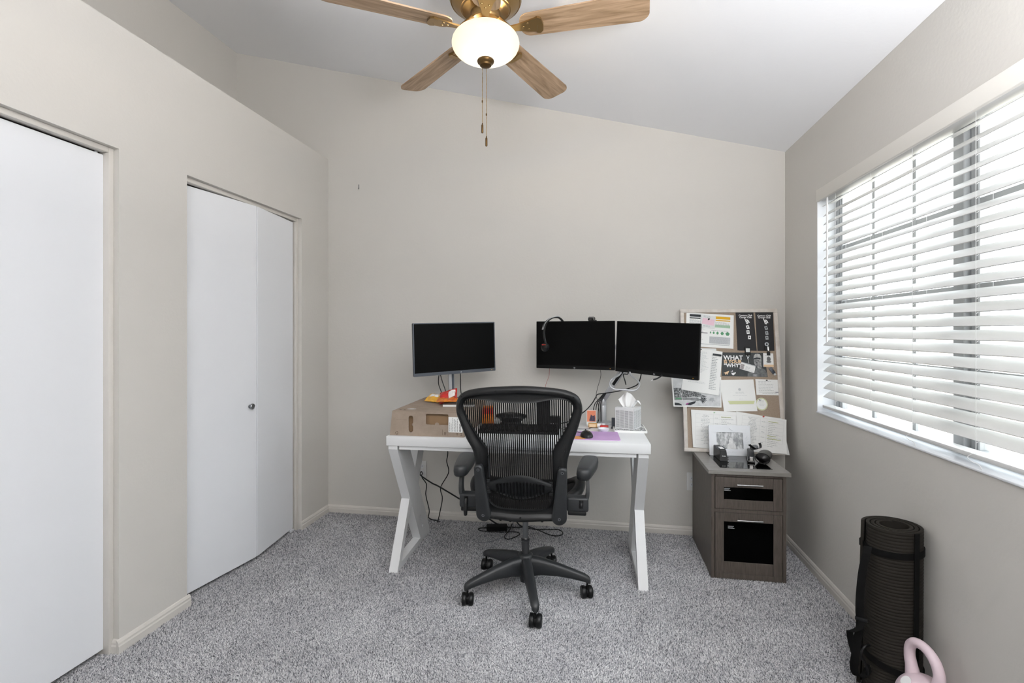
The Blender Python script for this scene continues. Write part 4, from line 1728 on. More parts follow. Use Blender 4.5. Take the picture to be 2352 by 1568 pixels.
# arms
for sx, xo in ((-1, -0.302), (1, 0.300)):
    b = BM()                                                 # pad, plan view outline, softly rounded
    yaw = R(-4 * sx) if sx < 0 else R(-9)
    ol = [(-0.036, -0.13), (-0.041, -0.06), (-0.044, 0.02), (-0.043, 0.09), (-0.034, 0.128), (0.0, 0.138), (0.034, 0.128), (0.043, 0.09), (0.043, 0.02), (0.037, -0.06), (0.026, -0.128), (0.0, -0.146), (-0.022, -0.145)]
    pl = [(v.x, v.y) for v in spline([(a, c, 0) for a, c in ol], 4, True)]
    levels = [(-0.006, 0.78), (0.002, 0.94), (0.020, 1.0), (0.036, 0.96), (0.045, 0.84), (0.048, 0.6)]
    rg = []
    for z, s in levels:
        rg.append([b.verts.new((a * s, c * (1 - (1 - s) * 0.35), z + 0.06 * min(0, c) * 0.35)) for a, c in pl])
    for A, Bq in zip(rg, rg[1:]):
        for i in range(len(A)):
            j = (i + 1) % len(A)
            b.faces.new((A[i], A[j], Bq[j], Bq[i]))
    b.faces.new(list(reversed(rg[0])))
    b.faces.new(rg[-1])
    bmesh.ops.transform(b, matrix=Matrix.Translation((xo + 0.004 * sx, -0.055, 0.639)) @ Matrix.Rotation(yaw, 4, 'Z'), verts=b.verts)
    obj('arm_pad', b, M_graph, ch, 60)
    b = BM()
    tube(b, [(xo, -0.13, 0.632), (xo + .002 * sx, -0.145, 0.585), (xo - 0.002 * sx, -0.15, 0.545), (xo - 0.020 * sx, -0.155, 0.515)], 0.01, 8, 5, flat=((0, 1, 0), 0.026, 0.0075))
    obj('arm_post', b, M_graph, ch, 40)
    b = BM()
    x0, x1 = sorted((xo - 0.098 * sx, xo + 0.004 * sx))
    box(b, (x0, -0.185, 0.482), (x1, -0.125, 0.548), 0.010, 3)
    blk = obj('arm_bracket', b, M_graph, ch, 40)
    b = BM()
    box(b, (xo - 0.030 * sx - 0.009, -0.187, 0.500), (xo - 0.030 * sx + 0.009, -0.1845, 0.540), 0.001, 1)
    obj('slot', b, M_black, blk)
    b = BM()
    if sx < 0:
        tube(b, [(xo + .03, -0.188, 0.532), (xo + .03, -0.196, 0.505), (xo + 0.029, -0.196, 0.47), (xo + 0.028, -0.19, 0.452)], [0.008, 0.0095, 0.0095, 0.0085], 10, 5)
    else:
        cyl(b, (xo - .0325, -0.190, 0.518), (xo - .0265, -0.190, 0.518), 0.016, seg=20)
    obj('adjust_lever', b, M_graph2, blk, 50)
    b = BM()
    box(b, (x0 + .006, -0.178, 0.463), (x1 - .010, -0.132, 0.484), 0.006, 2)
    obj('bracket_cap', b, M_graph2, blk, 40)

# mechanism, column, base
b = BM()
box(b, (-0.055, -0.12, 0.40), (0.055, 0.14, 0.45), 0.015, 3)
box(b, (-0.20, -0.08, 0.445), (0.20, -0.02, 0.475), 0.012, 2)
obj('tilt_mechanism', b, M_graph2, ch, 40)
b = BM()
cyl(b, (-0.005, 0, 0.24), (-0.005, 0, 0.39), 0.0142, seg=28)
obj('gas_piston', b, mat('grey_steel', '#77797c', 0.3, metal=0.9), ch, 40)
b = BM()
lathe(b, [(0.0185, 0.185), (0.0195, 0.262), (0.022, 0.264), (0.022, 0.272), (0.0165, 0.274), (0.0145, 0.28)], 28, (-0.005, 0, 0))
obj('gas_cylinder', b, mat('dark_steel', '#5a5b5d', 0.3, metal=0.9), ch, 40)
b = BM()
lathe(b, [(0, 0.058), (0.026, 0.060), (0.030, 0.085), (0.040, 0.10), (0.042, 0.170), (0.037, 0.194), (0.030, 0.200), (0.0195, 0.201), (0.0195, 0.19)], 32, (-0.005, 0, 0))
obj('base_hub', b, M_graph, ch, 40)
b = BM()                                                     # one base arm along +x
secs = [(0.02, 0.030, 0.085, 0.192), (0.08, 0.027, 0.098, 0.186), (0.16, 0.0235, 0.100, 0.166), (0.24, 0.021, 0.094, 0.142), (0.295, 0.0195, 0.086, 0.124), (0.318, 0.017, 0.078, 0.112), (0.326, 0.010, 0.078, 0.098)]
rg = []
for x, hw, zl, zh in secs:
    row = []
    for k_ in range(14):
        a = 2 * math.pi * k_ / 14
        cy, cz = math.cos(a), math.sin(a)
        row.append(b.verts.new((x, hw * math.copysign(abs(cy) ** 0.75, cy), (zl + zh) / 2 + (zh - zl) / 2 * math.copysign(abs(cz) ** 0.75, cz))))
    rg.append(row)
for A, Bq in zip(rg, rg[1:]):
    for i in range(14):
        j = (i + 1) % 14
        b.faces.new((A[i], A[j], Bq[j], Bq[i]))
b.faces.new(list(reversed(rg[0])))
b.faces.new(rg[-1])
leg0 = obj('base_leg', b, M_graph, ch, 60)
b = BM()
cyl(b, (0, 0, 0.052), (0, 0, 0.084), 0.0055, seg=12)
lathe(b, [(0.0245, -0.0045), (0.0245, 0.0045)], 24, mtx=Matrix.Translation((-0.012, 0, 0.030)) @ Matrix.Rotation(R(90), 4, 'X'))
box(b, (-0.022, -0.004, 0.030), (0.006, 0.004, 0.057), 0.003, 2)
cas0 = obj('caster', b, M_blackm, ch, 40)
b = BM()
lathe(b, [(0, -0.012), (0.023, -0.012), (0.0275, -0.009), (0.030, -0.004), (0.030, 0.008), (0.0285, 0.0105), (0.02, 0.012), (0, 0.012)], 28, mtx=Matrix.Rotation(R(90), 4, 'X'))
whl0 = obj('wheel', b, M_black, cas0, 35)
whl0.location = (-0.012, -0.015, 0.030)
spin = [188, 172, 186, 176, 194]
for kx in range(5):
    a = R(67 + 72 * kx)
    l = leg0 if kx == 0 else copy_to(leg0, ch)
    l.matrix_basis = Matrix.Translation((-0.005, 0, 0)) @ Matrix.Rotation(a, 4, 'Z')
    c = cas0 if kx == 0 else copy_to(cas0, ch)
    c.matrix_basis = Matrix.Translation((-0.005 + 0.310 * math.cos(a), 0.310 * math.sin(a), 0)) @ Matrix.Rotation(R(spin[kx] + 90), 4, 'Z')
    w1 = whl0 if kx == 0 else copy_to(whl0, c)
    w2 = copy_to(whl0, c)
    w1.location, w2.location = (-0.012, -0.0165, 0.030), (-0.012, 0.0165, 0.030)

# ------------------------------------------------------------------ filing cabinet
CB = (0.7985, 3.073, 0.0)
cab = empty('filing_cabinet', CB, 0, label='grey brown two-drawer filing cabinet in the corner under the pin board', cat='filing cabinet')
FY = -0.263                                                  # front plane
X0, X1, Y1, CT = -0.187, 0.187, 0.263, 0.562
b = BM()
box(b, (X0, FY, 0), (X0 + 0.017, Y1, CT), 0.001, 1)
box(b, (X1 - 0.017, FY, 0), (X1, Y1, CT), 0.001, 1)
box(b, (X0 + .017, Y1 - 0.012, 0), (X1 - .017, Y1, CT))
box(b, (X0 + .017, FY, CT - 0.014), (X1 - .017, Y1 - .012, CT))
box(b, (X0 + .017, FY, 0.356), (X1 - .017, Y1 - .012, 0.374))
box(b, (X0 + .017, FY + .002, 0.0), (X1 - .017, Y1 - .012, 0.012))
obj('body', b, M_gwood, cab)
b = BM()
box(b, (-0.2055, -0.279, CT), (0.2055, 0.263, CT + 0.0205), 0.0015, 1)
obj('top', b, M_gtop, cab)
b = BM()
box(b, (-0.133, -0.222, CT + .0205), (0.133, 0.238, CT + 0.0215))
obj('glass_inset', b, M_glassb, cab)
for z0, z1, gz0, gz1, hz, pr in ((0.3755, 0.5445, 0.4255, 0.4905, 0.512, 0), (0.006, 0.354, 0.0945, 0.308, 0.325, 1)):
    dx0, dx1 = X0 + 0.0195, X1 - 0.0195
    stile = 0.044
    dr = empty('drawer', (0, 0, 0))
    dr.parent = cab
    b = BM()
    zl = z0 + (0.026 if pr else 0)
    box(b, (dx0, FY - 0.001, zl), (dx0 + stile, FY + 0.016, z1), 0.0012, 1)
    box(b, (dx1 - stile, FY - 0.001, zl), (dx1, FY + 0.016, z1), 0.0012, 1)
    box(b, (dx0 + stile + .0006, FY - 0.0005, gz1), (dx1 - stile - .0006, FY + 0.016, z1), 0.0012, 1)
    box(b, (dx0 + stile + .0006, FY - 0.0005, zl), (dx1 - stile - .0006, FY + 0.016, gz0), 0.0012, 1)
    if pr:
        box(b, (dx0, FY - 0.001, z0), (dx1, FY + 0.016, zl - .0008), 0.0012, 1)
    box(b, (dx0 + .01, FY + .016, z0 + .01), (dx1 - .01, 0.2, z1 - .02))
    obj('drawer_front', b, M_gwood, dr)
    b = BM()
    box(b, (dx0 + stile, FY + 0.0035, gz0), (dx1 - stile, FY + 0.008, gz1))
    gl = obj('glass_panel', b, M_glassd, dr)
    b = BM()
    xs = dx0 + stile + (0.002 if not pr else 0.021)
    zs = gz1 - (0.006 if not pr else 0.024)
    for i, wd in enumerate((0.030, 0.026, 0.033)):
        quad(b, xs, zs - i * 0.0055 - 0.0026, xs + wd, zs - i * 0.0055)
    shift(b, mtx=Matrix.Rotation(R(90), 4, 'X'))
    shift(b, (0, FY + 0.0031, 0))
    obj('printed_text', b, M_ink, gl)
    b = BM()
    cyl(b, (-0.064, FY - 0.028, hz), (0.064, FY - 0.028, hz), 0.0042, seg=14)
    for hx in (-0.048, 0.048):
        cyl(b, (hx, FY, hz), (hx, FY - 0.028, hz), 0.0036, seg=12)
    obj('handle', b, M_chrome, dr, 40)
CTZ = CT + 0.0220

# ------------------------------------------------------------------ pin board and what is pinned on it
TB = math.atan2(0.16, 0.883)
BT = Vector((0, math.sin(TB), math.cos(TB)))
BN = Vector((0, -math.cos(TB), math.sin(TB)))
B0 = Vector((0, 3.2, 0.5835))
BM3 = Matrix(((1, 0, 0, 0), (0, BT.y, BN.y, 0), (0, BT.z, BN.z, 0), (0, 0, 0, 1)))


def bmat(u, v, lift=0.0, rot=0.0):
    p = B0 + Vector((u, 0, 0)) + BT * v + BN * lift
    return Matrix.Translation(p) @ BM3 @ Matrix.Rotation(rot, 4, 'Z')


pb = empty('pin_board', matrix=bmat(0.831, 0.0, 0), label='fabric pin board with pale wood frame leaning on the filing cabinet against the wall', cat='pin board')
HWb, HBd = 0.292, 0.893
FR = 0.0225
for nm, x0, y0, x1, y1 in (('frame_rail', -HWb, 0, HWb, FR), ('frame_rail', -HWb, HBd - FR, HWb, HBd), ('frame_rail', -HWb, FR, -HWb + FR, HBd - FR), ('frame_rail', HWb - FR, FR, HWb, HBd - FR)):
    b = BM()
    box(b, (x0, y0, -0.016), (x1, y1, 0.004), 0.002, 2)
    obj(nm, b, M_bframe, pb, 40)
b = BM()
box(b, (-HWb + FR - .002, FR - .002, -0.014), (HWb - FR + .002, HBd - FR + .002, -0.003))
obj('fabric_panel', b, M_cork, pb)
SF = -0.003                                                  # fabric surface


def sheet(name, corners, lift, m, label, cat, group=None, curl=0.0, parts=None):
    """a thin sheet pinned to the board; corners (u, v) in board coordinates"""
    cu = sum(c[0] for c in corners) / len(corners)
    cv = sum(c[1] for c in corners) / len(corners)
    root_m = bmat(cu, cv, lift)
    bm = BM()
    loc = [(a - cu, c - cv) for a, c in corners]
    if len(loc) == 4 and curl:
        A, Bc, Cc, D = [Vector((a, c, 0)) for a, c in loc]
        n_ = 8
        for side, dz in ((0, 0.0), (1, -0.0005)):
            g = []
            for i in range(n_ + 1):
                row = []
                for j in range(n_ + 1):
                    s, t = i / n_, j / n_
                    p = A * (1 - s) * (1 - t) + Bc * s * (1 - t) + Cc * s * t + D * (1 - s) * t
                    p.z = dz + curl * (t ** 2) * (0.6 + 0.4 * abs(2 * s - 1))
                    row.append(bm.verts.new(p))
                g.append(row)
            for i in range(n_):
                for j in range(n_):
                    bm.faces.new((g[i][j], g[i + 1][j], g[i + 1][j + 1], g[i][j + 1]))
    else:
        prism(bm, loc, -0.0005, 0.0, XY)
    o = obj(name, bm, m)
    o.matrix_world = root_m
    tag(o, label, cat, group)
    return o, (cu, cv)


def pinhead(root, x, y, z, m, r=0.0042, name='push_pin'):
    bm = BM()
    lathe(bm, [(0, 0), (r, 0), (r, 0.002), (r * .55, 0.004), (r * .55, 0.008), (r * .85, 0.009), (r * .85, 0.011), (0, 0.0115)], 14, (x, y, z))
    return obj(name, bm, m, root, 40)


def ink(root, name, bm, m):
    return obj(name, bm, m, root)


# flyer -----------------------------------------------------------------------
fl, c0 = sheet('flyer', [(0.5780, 0.8740), (0.8650, 0.8530), (0.8530, 0.6385), (0.5665, 0.6560)], SF + 0.0012, M_whitep,
               'white two-column flyer with yellow and green bars at the board top', 'flyer')
FRm = Matrix.Rotation(math.atan2(-0.021, 0.287), 4, 'Z')


def on(root, name, bm, m, mt=FRm):
    shift(bm, mtx=mt)
    return obj(name, bm, m, root)


b = BM()
quad(b, -0.125, 0.083, -0.035, 0.099, .0005)
quad(b, -0.125, 0.071, -0.04, 0.078, .0005)
quad(b, -0.125, -0.020, -0.012, -0.0155, .0005)
on(fl, 'heading_bar', b, M_inkd)
b = BM()
text_lines(b, -0.125, 0.064, 0.10, 5, 0.0065, 0.0024, .0005, 1)
text_lines(b, -0.125, 0.020, 0.10, 6, 0.0062, 0.0022, .0005, 2)
text_lines(b, -0.125, -0.028, 0.10, 8, 0.0062, 0.0022, .0005, 3)
text_lines(b, 0.022, 0.056, 0.10, 5, 0.006, 0.0022, .0005, 4, (.7, 1))
text_lines(b, 0.0, 0.003, 0.125, 1, 0.006, 0.0025, .0005, 4, (.8, .9), True)
on(fl, 'printed_text', b, M_ink)
b = BM()
quad(b, 0.0, -0.083, 0.125, -0.038, .0004)
on(fl, 'grey_panel', b, M_inkl)
b = BM()
text_lines(b, 0.004, -0.041, 0.118, 7, 0.006, 0.0022, .0007, 9, (.85, 1))
on(fl, 'panel_text', b, M_ink)
b = BM()
quad(b, -0.125, -0.0905, 0.122, -0.0875, .0005)
on(fl, 'footer_line', b, M_ink)
b = BM()
quad(b, 0.015, 0.077, 0.122, 0.094, .0005)
quad(b, 0.015, 0.065, 0.122, 0.071, .0005)
on(fl, 'yellow_bar', b, M_yel)
b = BM()
quad(b, 0.015, 0.022, 0.122, 0.040, .0005)
on(fl, 'green_bar', b, M_grnl)
b = BM()
for x, r in ((0.006, .004), (0.025, .006), (0.048, .0075), (0.076, .010), (0.108, .0125)):
    poly(b, [(x - r, -0.016), (x - r * .6, -0.016 - r * .5), (x - r * .6, -0.016 - r * .8), (x + r * .6, -0.016 - r * .8), (x + r * .6, -0.016 - r * .5), (x + r, -0.016), (x + r * .9, -0.010), (x, -0.006 + r * .4), (x - r * .9, -0.010)], .0005)
on(fl, 'green_symbol', b, M_grn)['kind'] = 'stuff'

nt_, c0 = sheet('receipt_note', [(0.6671, 0.8618), (0.7577, 0.8450), (0.7454, 0.7640), (0.6552, 0.7835)], SF + 0.0030, M_paper2,
                'small tilted white note with pink print pinned over the flyer', 'note')
NRm = Matrix.Rotation(R(-11), 4, 'Z')
b = BM()
quad(b, -0.034, -0.021, 0.040, 0.018, .0005)
on(nt_, 'pink_print', b, M_pink, NRm)
b = BM()
text_lines(b, -0.030, 0.034, 0.06, 2, 0.007, 0.0022, .0006, 4)
text_lines(b, -0.024, -0.028, 0.05, 2, 0.005, 0.0018, .0006, 5)
quad(b, -0.044, -0.04, -0.0425, 0.03, .0006)
on(nt_, 'printed_text', b, M_ink, NRm)
pinhead(nt_, 0.006, 0.014, 0.0005, M_black, 0.0055)

# black slips -------------------------------------------------------------------
sl0, c0 = sheet('black_slip', [(0.8770, 0.8740), (0.976, 0.8730), (0.9764, 0.6278), (0.8767, 0.6283)], SF + 0.0010, M_dcard,
                'plain black card slip mostly hidden behind the left club slip', 'card slip', 'black club slips on the board')
for nm, cs, lift, seed, squares, lab_ in (
        ('black_slip', [(0.8785, 0.8755), (0.9820, 0.8730), (0.9895, 0.6266), (0.8867, 0.6271)], SF + 0.0026, 1, M_wht, 'black club card slip with three bright squares, left of the two on the board'),
        ('black_slip', [(0.9934, 0.8715), (1.0975, 0.8704), (1.0925, 0.6270), (0.9939, 0.6263)], SF + 0.0014, 2, M_ink, 'black club card slip with dull grey squares beside the board frame')):
    sl, c0 = sheet(nm, cs, lift, M_dcard, lab_, 'card slip', 'black club slips on the board')
    bm = text_bm('Century Club\nCrown Club', 0.0145, 0.0004, 'CENTER', 0.85)
    shift(bm, (0, 0.100 - 0.004, 0.0005))
    ink(sl, 'lettering', bm, M_wht)
    bm = BM()                                                # small crowned animal emblem
    poly(bm, [(-0.008, 0.083), (-0.003, 0.083), (-0.001, 0.074), (0.004, 0.076), (0.012, 0.074), (0.019, 0.066), (0.021, 0.058), (0.024, 0.054), (0.019, 0.054), (0.015, 0.052), (0.011, 0.046), (0.008, 0.044),
              (0.007, 0.049), (0.003, 0.046), (0.001, 0.052), (-0.001, 0.060), (-0.003, 0.068)], .0005)
    em = ink(sl, 'emblem', bm, M_wht)
    bm = BM()
    for x, y in ((0.004, 0.068), (0.012, 0.062), (0.005, 0.056), (0.014, 0.055)):
        quad(bm, x - .0018, y - .0025, x + .0018, y + .0025, .0007)
    ink(em, 'emblem_detail', bm, M_dcard)
    for i, (x, y, a) in enumerate(((0.010, 0.026, 14), (0.010, -0.006, 4), (0.017, -0.040, -3)) if seed == 1 else ((0.008, 0.022, 16), (0.010, -0.010, 6), (0.009, -0.040, 3))):
        bm = BM()
        quad(bm, -0.0085, -0.0115, 0.0085, 0.0115)
        shift(bm, mtx=Matrix.Translation((x, y, 0.0005)) @ Matrix.Rotation(R(a), 4, 'Z'))
        q_ = ink(sl, 'printed_square', bm, squares)
        bm = BM()
        disc(bm, 0, 0.001, 0.004, 0.0045, 0, 10)
        shift(bm, mtx=Matrix.Translation((x, y, 0.0007)))
        ink(q_, 'square_mark', bm, M_dcard)

# poster -------------------------------------------------------------------------
po, (pcu, pcv) = sheet('poster', [(0.7835, 0.6150), (1.0310, 0.6140), (1.0445, 0.4640), (0.7770, 0.4665)], SF + 0.0011, M_poster,
                       'charcoal poster reading WHAT IS YOUR "WHY" with a man in a cap', 'poster')
for s, sz, y, m in (('WHAT', 0.0375, 0.030, M_wht), ('IS YOUR', 0.0285, 0.0085, M_cream), ('\u201cWHY\u201d', 0.0315, -0.0165, M_wht)):
    bm = text_bm(s, sz, 0.0011)
    shift(bm, (-0.117, y, 0.0005))
    ink(po, 'lettering', bm, m)
b = BM()
poly(b, [(-0.122, -0.054), (-0.086, -0.040), (-0.100, -0.066), (-0.104, -0.058), (-0.110, -0.067), (-0.113, -0.057)], .0005)
ink(po, 'paper_plane', b, M_cream)
b = BM()
poly(b, [(-0.075, -0.055), (-0.053, -0.050), (-0.055, -0.060), (-0.060, -0.066), (-0.066, -0.068), (-0.072, -0.063)], .0005)
poly(b, [(-0.054, -0.046), (-0.049, -0.049), (-0.050, -0.057), (-0.055, -0.058), (-0.0525, -0.055), (-0.0525, -0.050)], .0005)
quad(b, -0.077, -0.050, -0.074, -0.041, .0005)
quad(b, -0.069, -0.047, -0.066, -0.037, .0005)
ink(po, 'coffee_cup', b, M_wht)['kind'] = 'stuff'
b = BM()                                                     # the man: shirt, neck and face, cap
poly(b, [(0.018, -0.075), (0.022, -0.052), (0.040, -0.040), (0.062, -0.030), (0.080, -0.012), (0.100, -0.018), (0.124, -0.032), (0.132, -0.054), (0.134, -0.075)], .0004)
ink(po, 'shirt_print', b, mat('grey_shirt_ink', '#767878', 0.7, vary=(60, '#55585a')))
b = BM()
poly(b, [(0.061, 0.038), (0.060, 0.020), (0.063, 0.003), (0.070, -0.009), (0.079, -0.013), (0.083, -0.022), (0.096, -0.026), (0.104, -0.014), (0.103, 0.006), (0.105, 0.024), (0.104, 0.040)], .0005)
ink(po, 'face_print', b, mat('grey_face_ink', '#a2a2a0', 0.7, vary=(45, '#6c6e70', .42, .60)))
b = BM()
poly(b, [(0.059, 0.036), (0.061, 0.055), (0.070, 0.066), (0.085, 0.069), (0.098, 0.064), (0.104, 0.052), (0.105, 0.038), (0.095, 0.043), (0.075, 0.042)], .0006)
ink(po, 'cap_print', b, mat('pale_cap_ink', '#c3c3c0', 0.7, vary=(60, '#8f9090')))
b = BM()
poly(b, [(0.057, 0.034), (0.062, 0.041), (0.078, 0.0445), (0.094, 0.043), (0.102, 0.037), (0.094, 0.035), (0.078, 0.036), (0.066, 0.032)], .0008)
for x, y in ((0.068, 0.023), (0.086, 0.025)):
    disc(b, x, y, 0.0045, 0.002, .0008, 10)
disc(b, 0.076, -0.002, 0.006, 0.0015, .0008, 10)
poly(b, [(0.073, 0.008), (0.077, 0.020), (0.081, 0.009)], .0008)
ink(po, 'cap_brim_and_features', b, M_inkd)['kind'] = 'stuff'
bm = text_bm('BE', 0.018, 0.001)
shift(bm, (0.053, -0.072, 0.0007))
ink(po, 'lettering', bm, M_ink)

# badges, reels, usb stick ------------------------------------------------------
bd1, c0 = sheet('id_badge', [(0.8924, 0.5518), (0.9769, 0.5266), (0.9660, 0.4870), (0.8830, 0.5129)], SF + 0.0048, M_whitep,
                'tilted white ID badge hanging over the poster', 'badge', 'badges hung on the board')
Rm = Matrix.Rotation(R(-16.5), 4, 'Z')
b = BM()
quad(b, -0.041, -0.018, -0.021, 0.014, .0005)
on(bd1, 'badge_photo', b, mat('badge_photo_ink', '#b9b2b2', 0.6, vary=(120, '#77706f')), Rm)
b = BM()
text_lines(b, -0.012, 0.006, 0.03, 3, 0.006, 0.0015, .0005, 2)
text_lines(b, -0.016, -0.014, 0.05, 1, 0.006, 0.001, .0005, 2, (.9, 1))
on(bd1, 'printed_text', b, M_ink, Rm)
b = BM()
quad(b, -0.042, 0.0165, 0.042, 0.0255, -.0002)
on(bd1, 'holder_edge', b, M_inkl, Rm)

rl1 = empty('badge_reel', matrix=bmat(0.9345, 0.627, SF + 0.0034), label='square black badge reel with chain clipped under the left club slip', cat='badge reel', group='badge reels')
b = BM()
box(b, (-0.0165, -0.026, 0), (0.0165, 0.022, 0.009), 0.003, 2)
obj('case', b, M_black, rl1, 40)
b = BM()
box(b, (-0.0115, -0.011, 0.0088), (0.0115, 0.013, 0.0096))
obj('white_insert', b, M_paper2, rl1)
b = BM()
for sx in (-1, 1):
    tube(b, [(sx * .006, -0.026, .004), (sx * .0062, -0.036, .004), (sx * .001, -0.046, .004)], 0.0012, 6, 3)
tube(b, [(0.0042 * math.cos(a * .7), -0.050 + 0.0045 * math.sin(a * .7), .004) for a in range(9)], 0.001, 6, 3, True)
tube(b, [(0, -0.054, .004), (0.001, -0.066, .0045), (0.003, -0.080, .0055)], 0.0019, 6, 3)
obj('clip_chain', b, M_chrome, rl1, 60)['kind'] = 'stuff'
rl2 = empty('badge_reel', matrix=bmat(1.049, 0.668, SF + 0.0024), label='round silver badge reel with ring clipped on the right club slip', cat='badge reel', group='badge reels')
b = BM()
lathe(b, [(0.006, 0), (0.0115, 0), (0.0115, 0.004), (0.006, 0.004), (0.006, 0)], 24)
obj('ring', b, M_silver, rl2, 40)
b = BM()
tube(b, [(-.002, -.008, .003), (-.012, -.02, .003), (-.010, -.036, .003), (.0, -.040, .003), (.006, -.028, .003)], 0.002, 8, 5)
obj('cord_loop', b, M_black, rl2, 50)
b = BM()
box(b, (0.0025, -0.043, 0.001), (0.0125, -0.014, 0.006), 0.002, 2)
obj('clip', b, M_chrome, rl2, 40)
b = BM()
box(b, (-0.003, -0.070, 0.0005), (0.0165, -0.046, 0.0055), 0.001, 1)
obj('strap', b, M_black, rl2)
bd2, c0 = sheet('id_badge', [(1.0255, 0.6124), (1.0840, 0.6110), (1.0822, 0.5254), (1.0230, 0.5271)], SF + 0.0026, M_whitep,
                'upright white ID badge with tan foot beside the board frame', 'badge', 'badges hung on the board')
b = BM()
disc(b, 0.002, 0.006, 0.0115, 0.016, .0005, 18)
disc(b, 0.002, -0.011, 0.015, 0.006, .0005, 14)
ink(bd2, 'portrait_print', b, mat('dark_portrait_ink', '#565656', 0.7, vary=(80, '#7b7b7b')))['kind'] = 'stuff'
b = BM()
quad(b, -0.0285, -0.042, 0.0285, -0.028, .0005)
ink(bd2, 'tan_foot', b, M_cream)
b = BM()
text_lines(b, -0.018, 0.030, 0.036, 1, .004, .003, .0005, 1, (.9, 1))
text_lines(b, -0.016, -0.020, 0.032, 1, .004, .0015, .0005, 1, (.9, 1))
ink(bd2, 'printed_text', b, M_inkl)

us = empty('usb_stick', matrix=bmat(1.0735, 0.499, SF + 0.0008, R(33)), label='small grey USB stick pinned beside the poster', cat='usb stick')
b = BM()
box(b, (-0.0095, -0.016, 0), (0.0095, 0.026, 0.007), 0.002, 2)
obj('body', b, M_bezg, us, 40)
b = BM()
box(b, (-0.0065, -0.028, 0.0015), (0.0065, -0.016, 0.0055))
obj('plug', b, M_chrome, us)

# lists and photo -----------------------------------------------------------------
phs, c0 = sheet('photo_print', [(0.4716, 0.4620), (0.7716, 0.4600), (0.7655, 0.2712), (0.4806, 0.2703)], 0.0050, M_whitep,
                'black and white photo print of palm trees sticking out past the board frame', 'photo')
b = BM()
poly(b, [(-0.143, 0.090), (0.143, 0.088), (0.138, -0.088), (-0.134, -0.0885)], .0005)
ink(phs, 'picture', b, mat('grey_sky_print', '#d2d3d4', 0.6, vary=(25, '#bdbfc0')))
b = BM()
poly(b, [(-0.138, 0.020), (-0.110, 0.022), (-0.06, 0.012), (0.0, 0.004), (0.03, -0.018), (0.06, -0.030), (0.02, -0.034), (-0.02, -0.030), (-0.06, -0.038), (-0.136, -0.036)], .0007)
ink(phs, 'tree_line_print', b, mat('dark_leaf_print', '#4a4c4d', 0.7, vary=(95, '#9a9c9d', .45, .6)))
b = BM()
poly(b, [(-0.136, -0.036), (-0.06, -0.040), (0.0, -0.036), (0.028, -0.052), (0.0, -0.058), (-0.05, -0.052), (-0.135, -0.055)], .0007)
ink(phs, 'road_print', b, mat('grey_road_print', '#8d8f90', 0.7, vary=(40, '#6f7172')))
b = BM()
poly(b, [(-0.128, -0.041), (-0.094, -0.040), (-0.092, -0.048), (-0.128, -0.049)], .0009)
ink(phs, 'green_sign_print', b, M_grn)
for cx, pts in (('car_print', [(-0.070, -0.082), (-0.055, -0.072), (-0.03, -0.064), (-0.006, -0.058), (-0.012, -0.072), (-0.04, -0.085)]), ('car_print', [(-0.134, -0.070), (-0.112, -0.072), (-0.094, -0.080), (-0.09, -0.0875), (-0.134, -0.0875)])):
    b = BM()
    poly(b, pts, .0009)
    ink(phs, cx, b, M_inkd)
b = BM()
poly(b, [(-0.070, -0.080), (-0.060, -0.072), (-0.048, -0.072), (-0.055, -0.080)], .0011)
ink(phs, 'magenta_print', b, M_mag)
for cx, cy, r, m in ((0.036, -0.050, 0.026, M_inkd), (0.088, -0.046, 0.022, M_ink)):
    b = BM()
    rnd = random.Random(int(cx * 999))
    for i in range(13):
        a = 2 * math.pi * i / 13 + rnd.uniform(-.15, .15)
        rr2 = r * rnd.uniform(0.75, 1.1)
        p = (cx + rr2 * math.cos(a), cy + rr2 * math.sin(a) - .004)
        q1 = (cx + rr2 * .5 * math.cos(a + .22), cy + rr2 * .5 * math.sin(a + .22))
        q2 = (cx + rr2 * .5 * math.cos(a - .22), cy + rr2 * .5 * math.sin(a - .22))
        b.faces.new([b.verts.new((x, y, .0009 + i * .00001)) for x, y in ((cx, cy), q2, p, q1)])
    ink(phs, 'palm_print', b, m)['kind'] = 'stuff'
b = BM()
for x, y, l, a in ((-0.086, -0.060, 0.05, 100), (-0.09, -0.02, 0.04, 125), (-0.088, -0.02, 0.035, 80), (0.136, -0.02, 0.03, 95)):
    c_, s_ = math.cos(R(a)), math.sin(R(a))
    b.faces.new([b.verts.new((x + dx, y + dy, .0010)) for dx, dy in ((-s_ * .001, c_ * .001), (s_ * .001, -c_ * .001), (s_ * .0006 + c_ * l, -c_ * .0006 + s_ * l), (-s_ * .0006 + c_ * l, c_ * .0006 + s_ * l))])
ink(phs, 'branch_print', b, M_wht)['kind'] = 'stuff'

lsA, c0 = sheet('paper_list', [(0.610, 0.6440), (0.7506, 0.6389), (0.7506, 0.5200), (0.600, 0.5200)], SF + 0.0014, M_paper2,
                'sheet of small print peeking out at the top behind the long list', 'paper', 'lists pinned beside the right monitor')
ls1, c0 = sheet('paper_list', [(0.585, 0.6480), (0.7860, 0.6185), (0.7510, 0.3440), (0.5288, 0.3773)], 0.0068, M_whitep,
                'long white list with black heading bar pinned beside the rightmost monitor', 'paper', 'lists pinned beside the right monitor', curl=0.004)
Lm = Matrix.Rotation(R(-8.3), 4, 'Z')
b = BM()
quad(b, 0.048, 0.106, 0.100, 0.118, .0046)
on(ls1, 'heading_bar', b, M_inkd, Lm)
b = BM()
text_lines(b, 0.046, 0.096, 0.042, 20, 0.0105, 0.0032, .0046, 8, (.6, 1))
on(ls1, 'printed_text', b, M_ink, Lm)
b = BM()
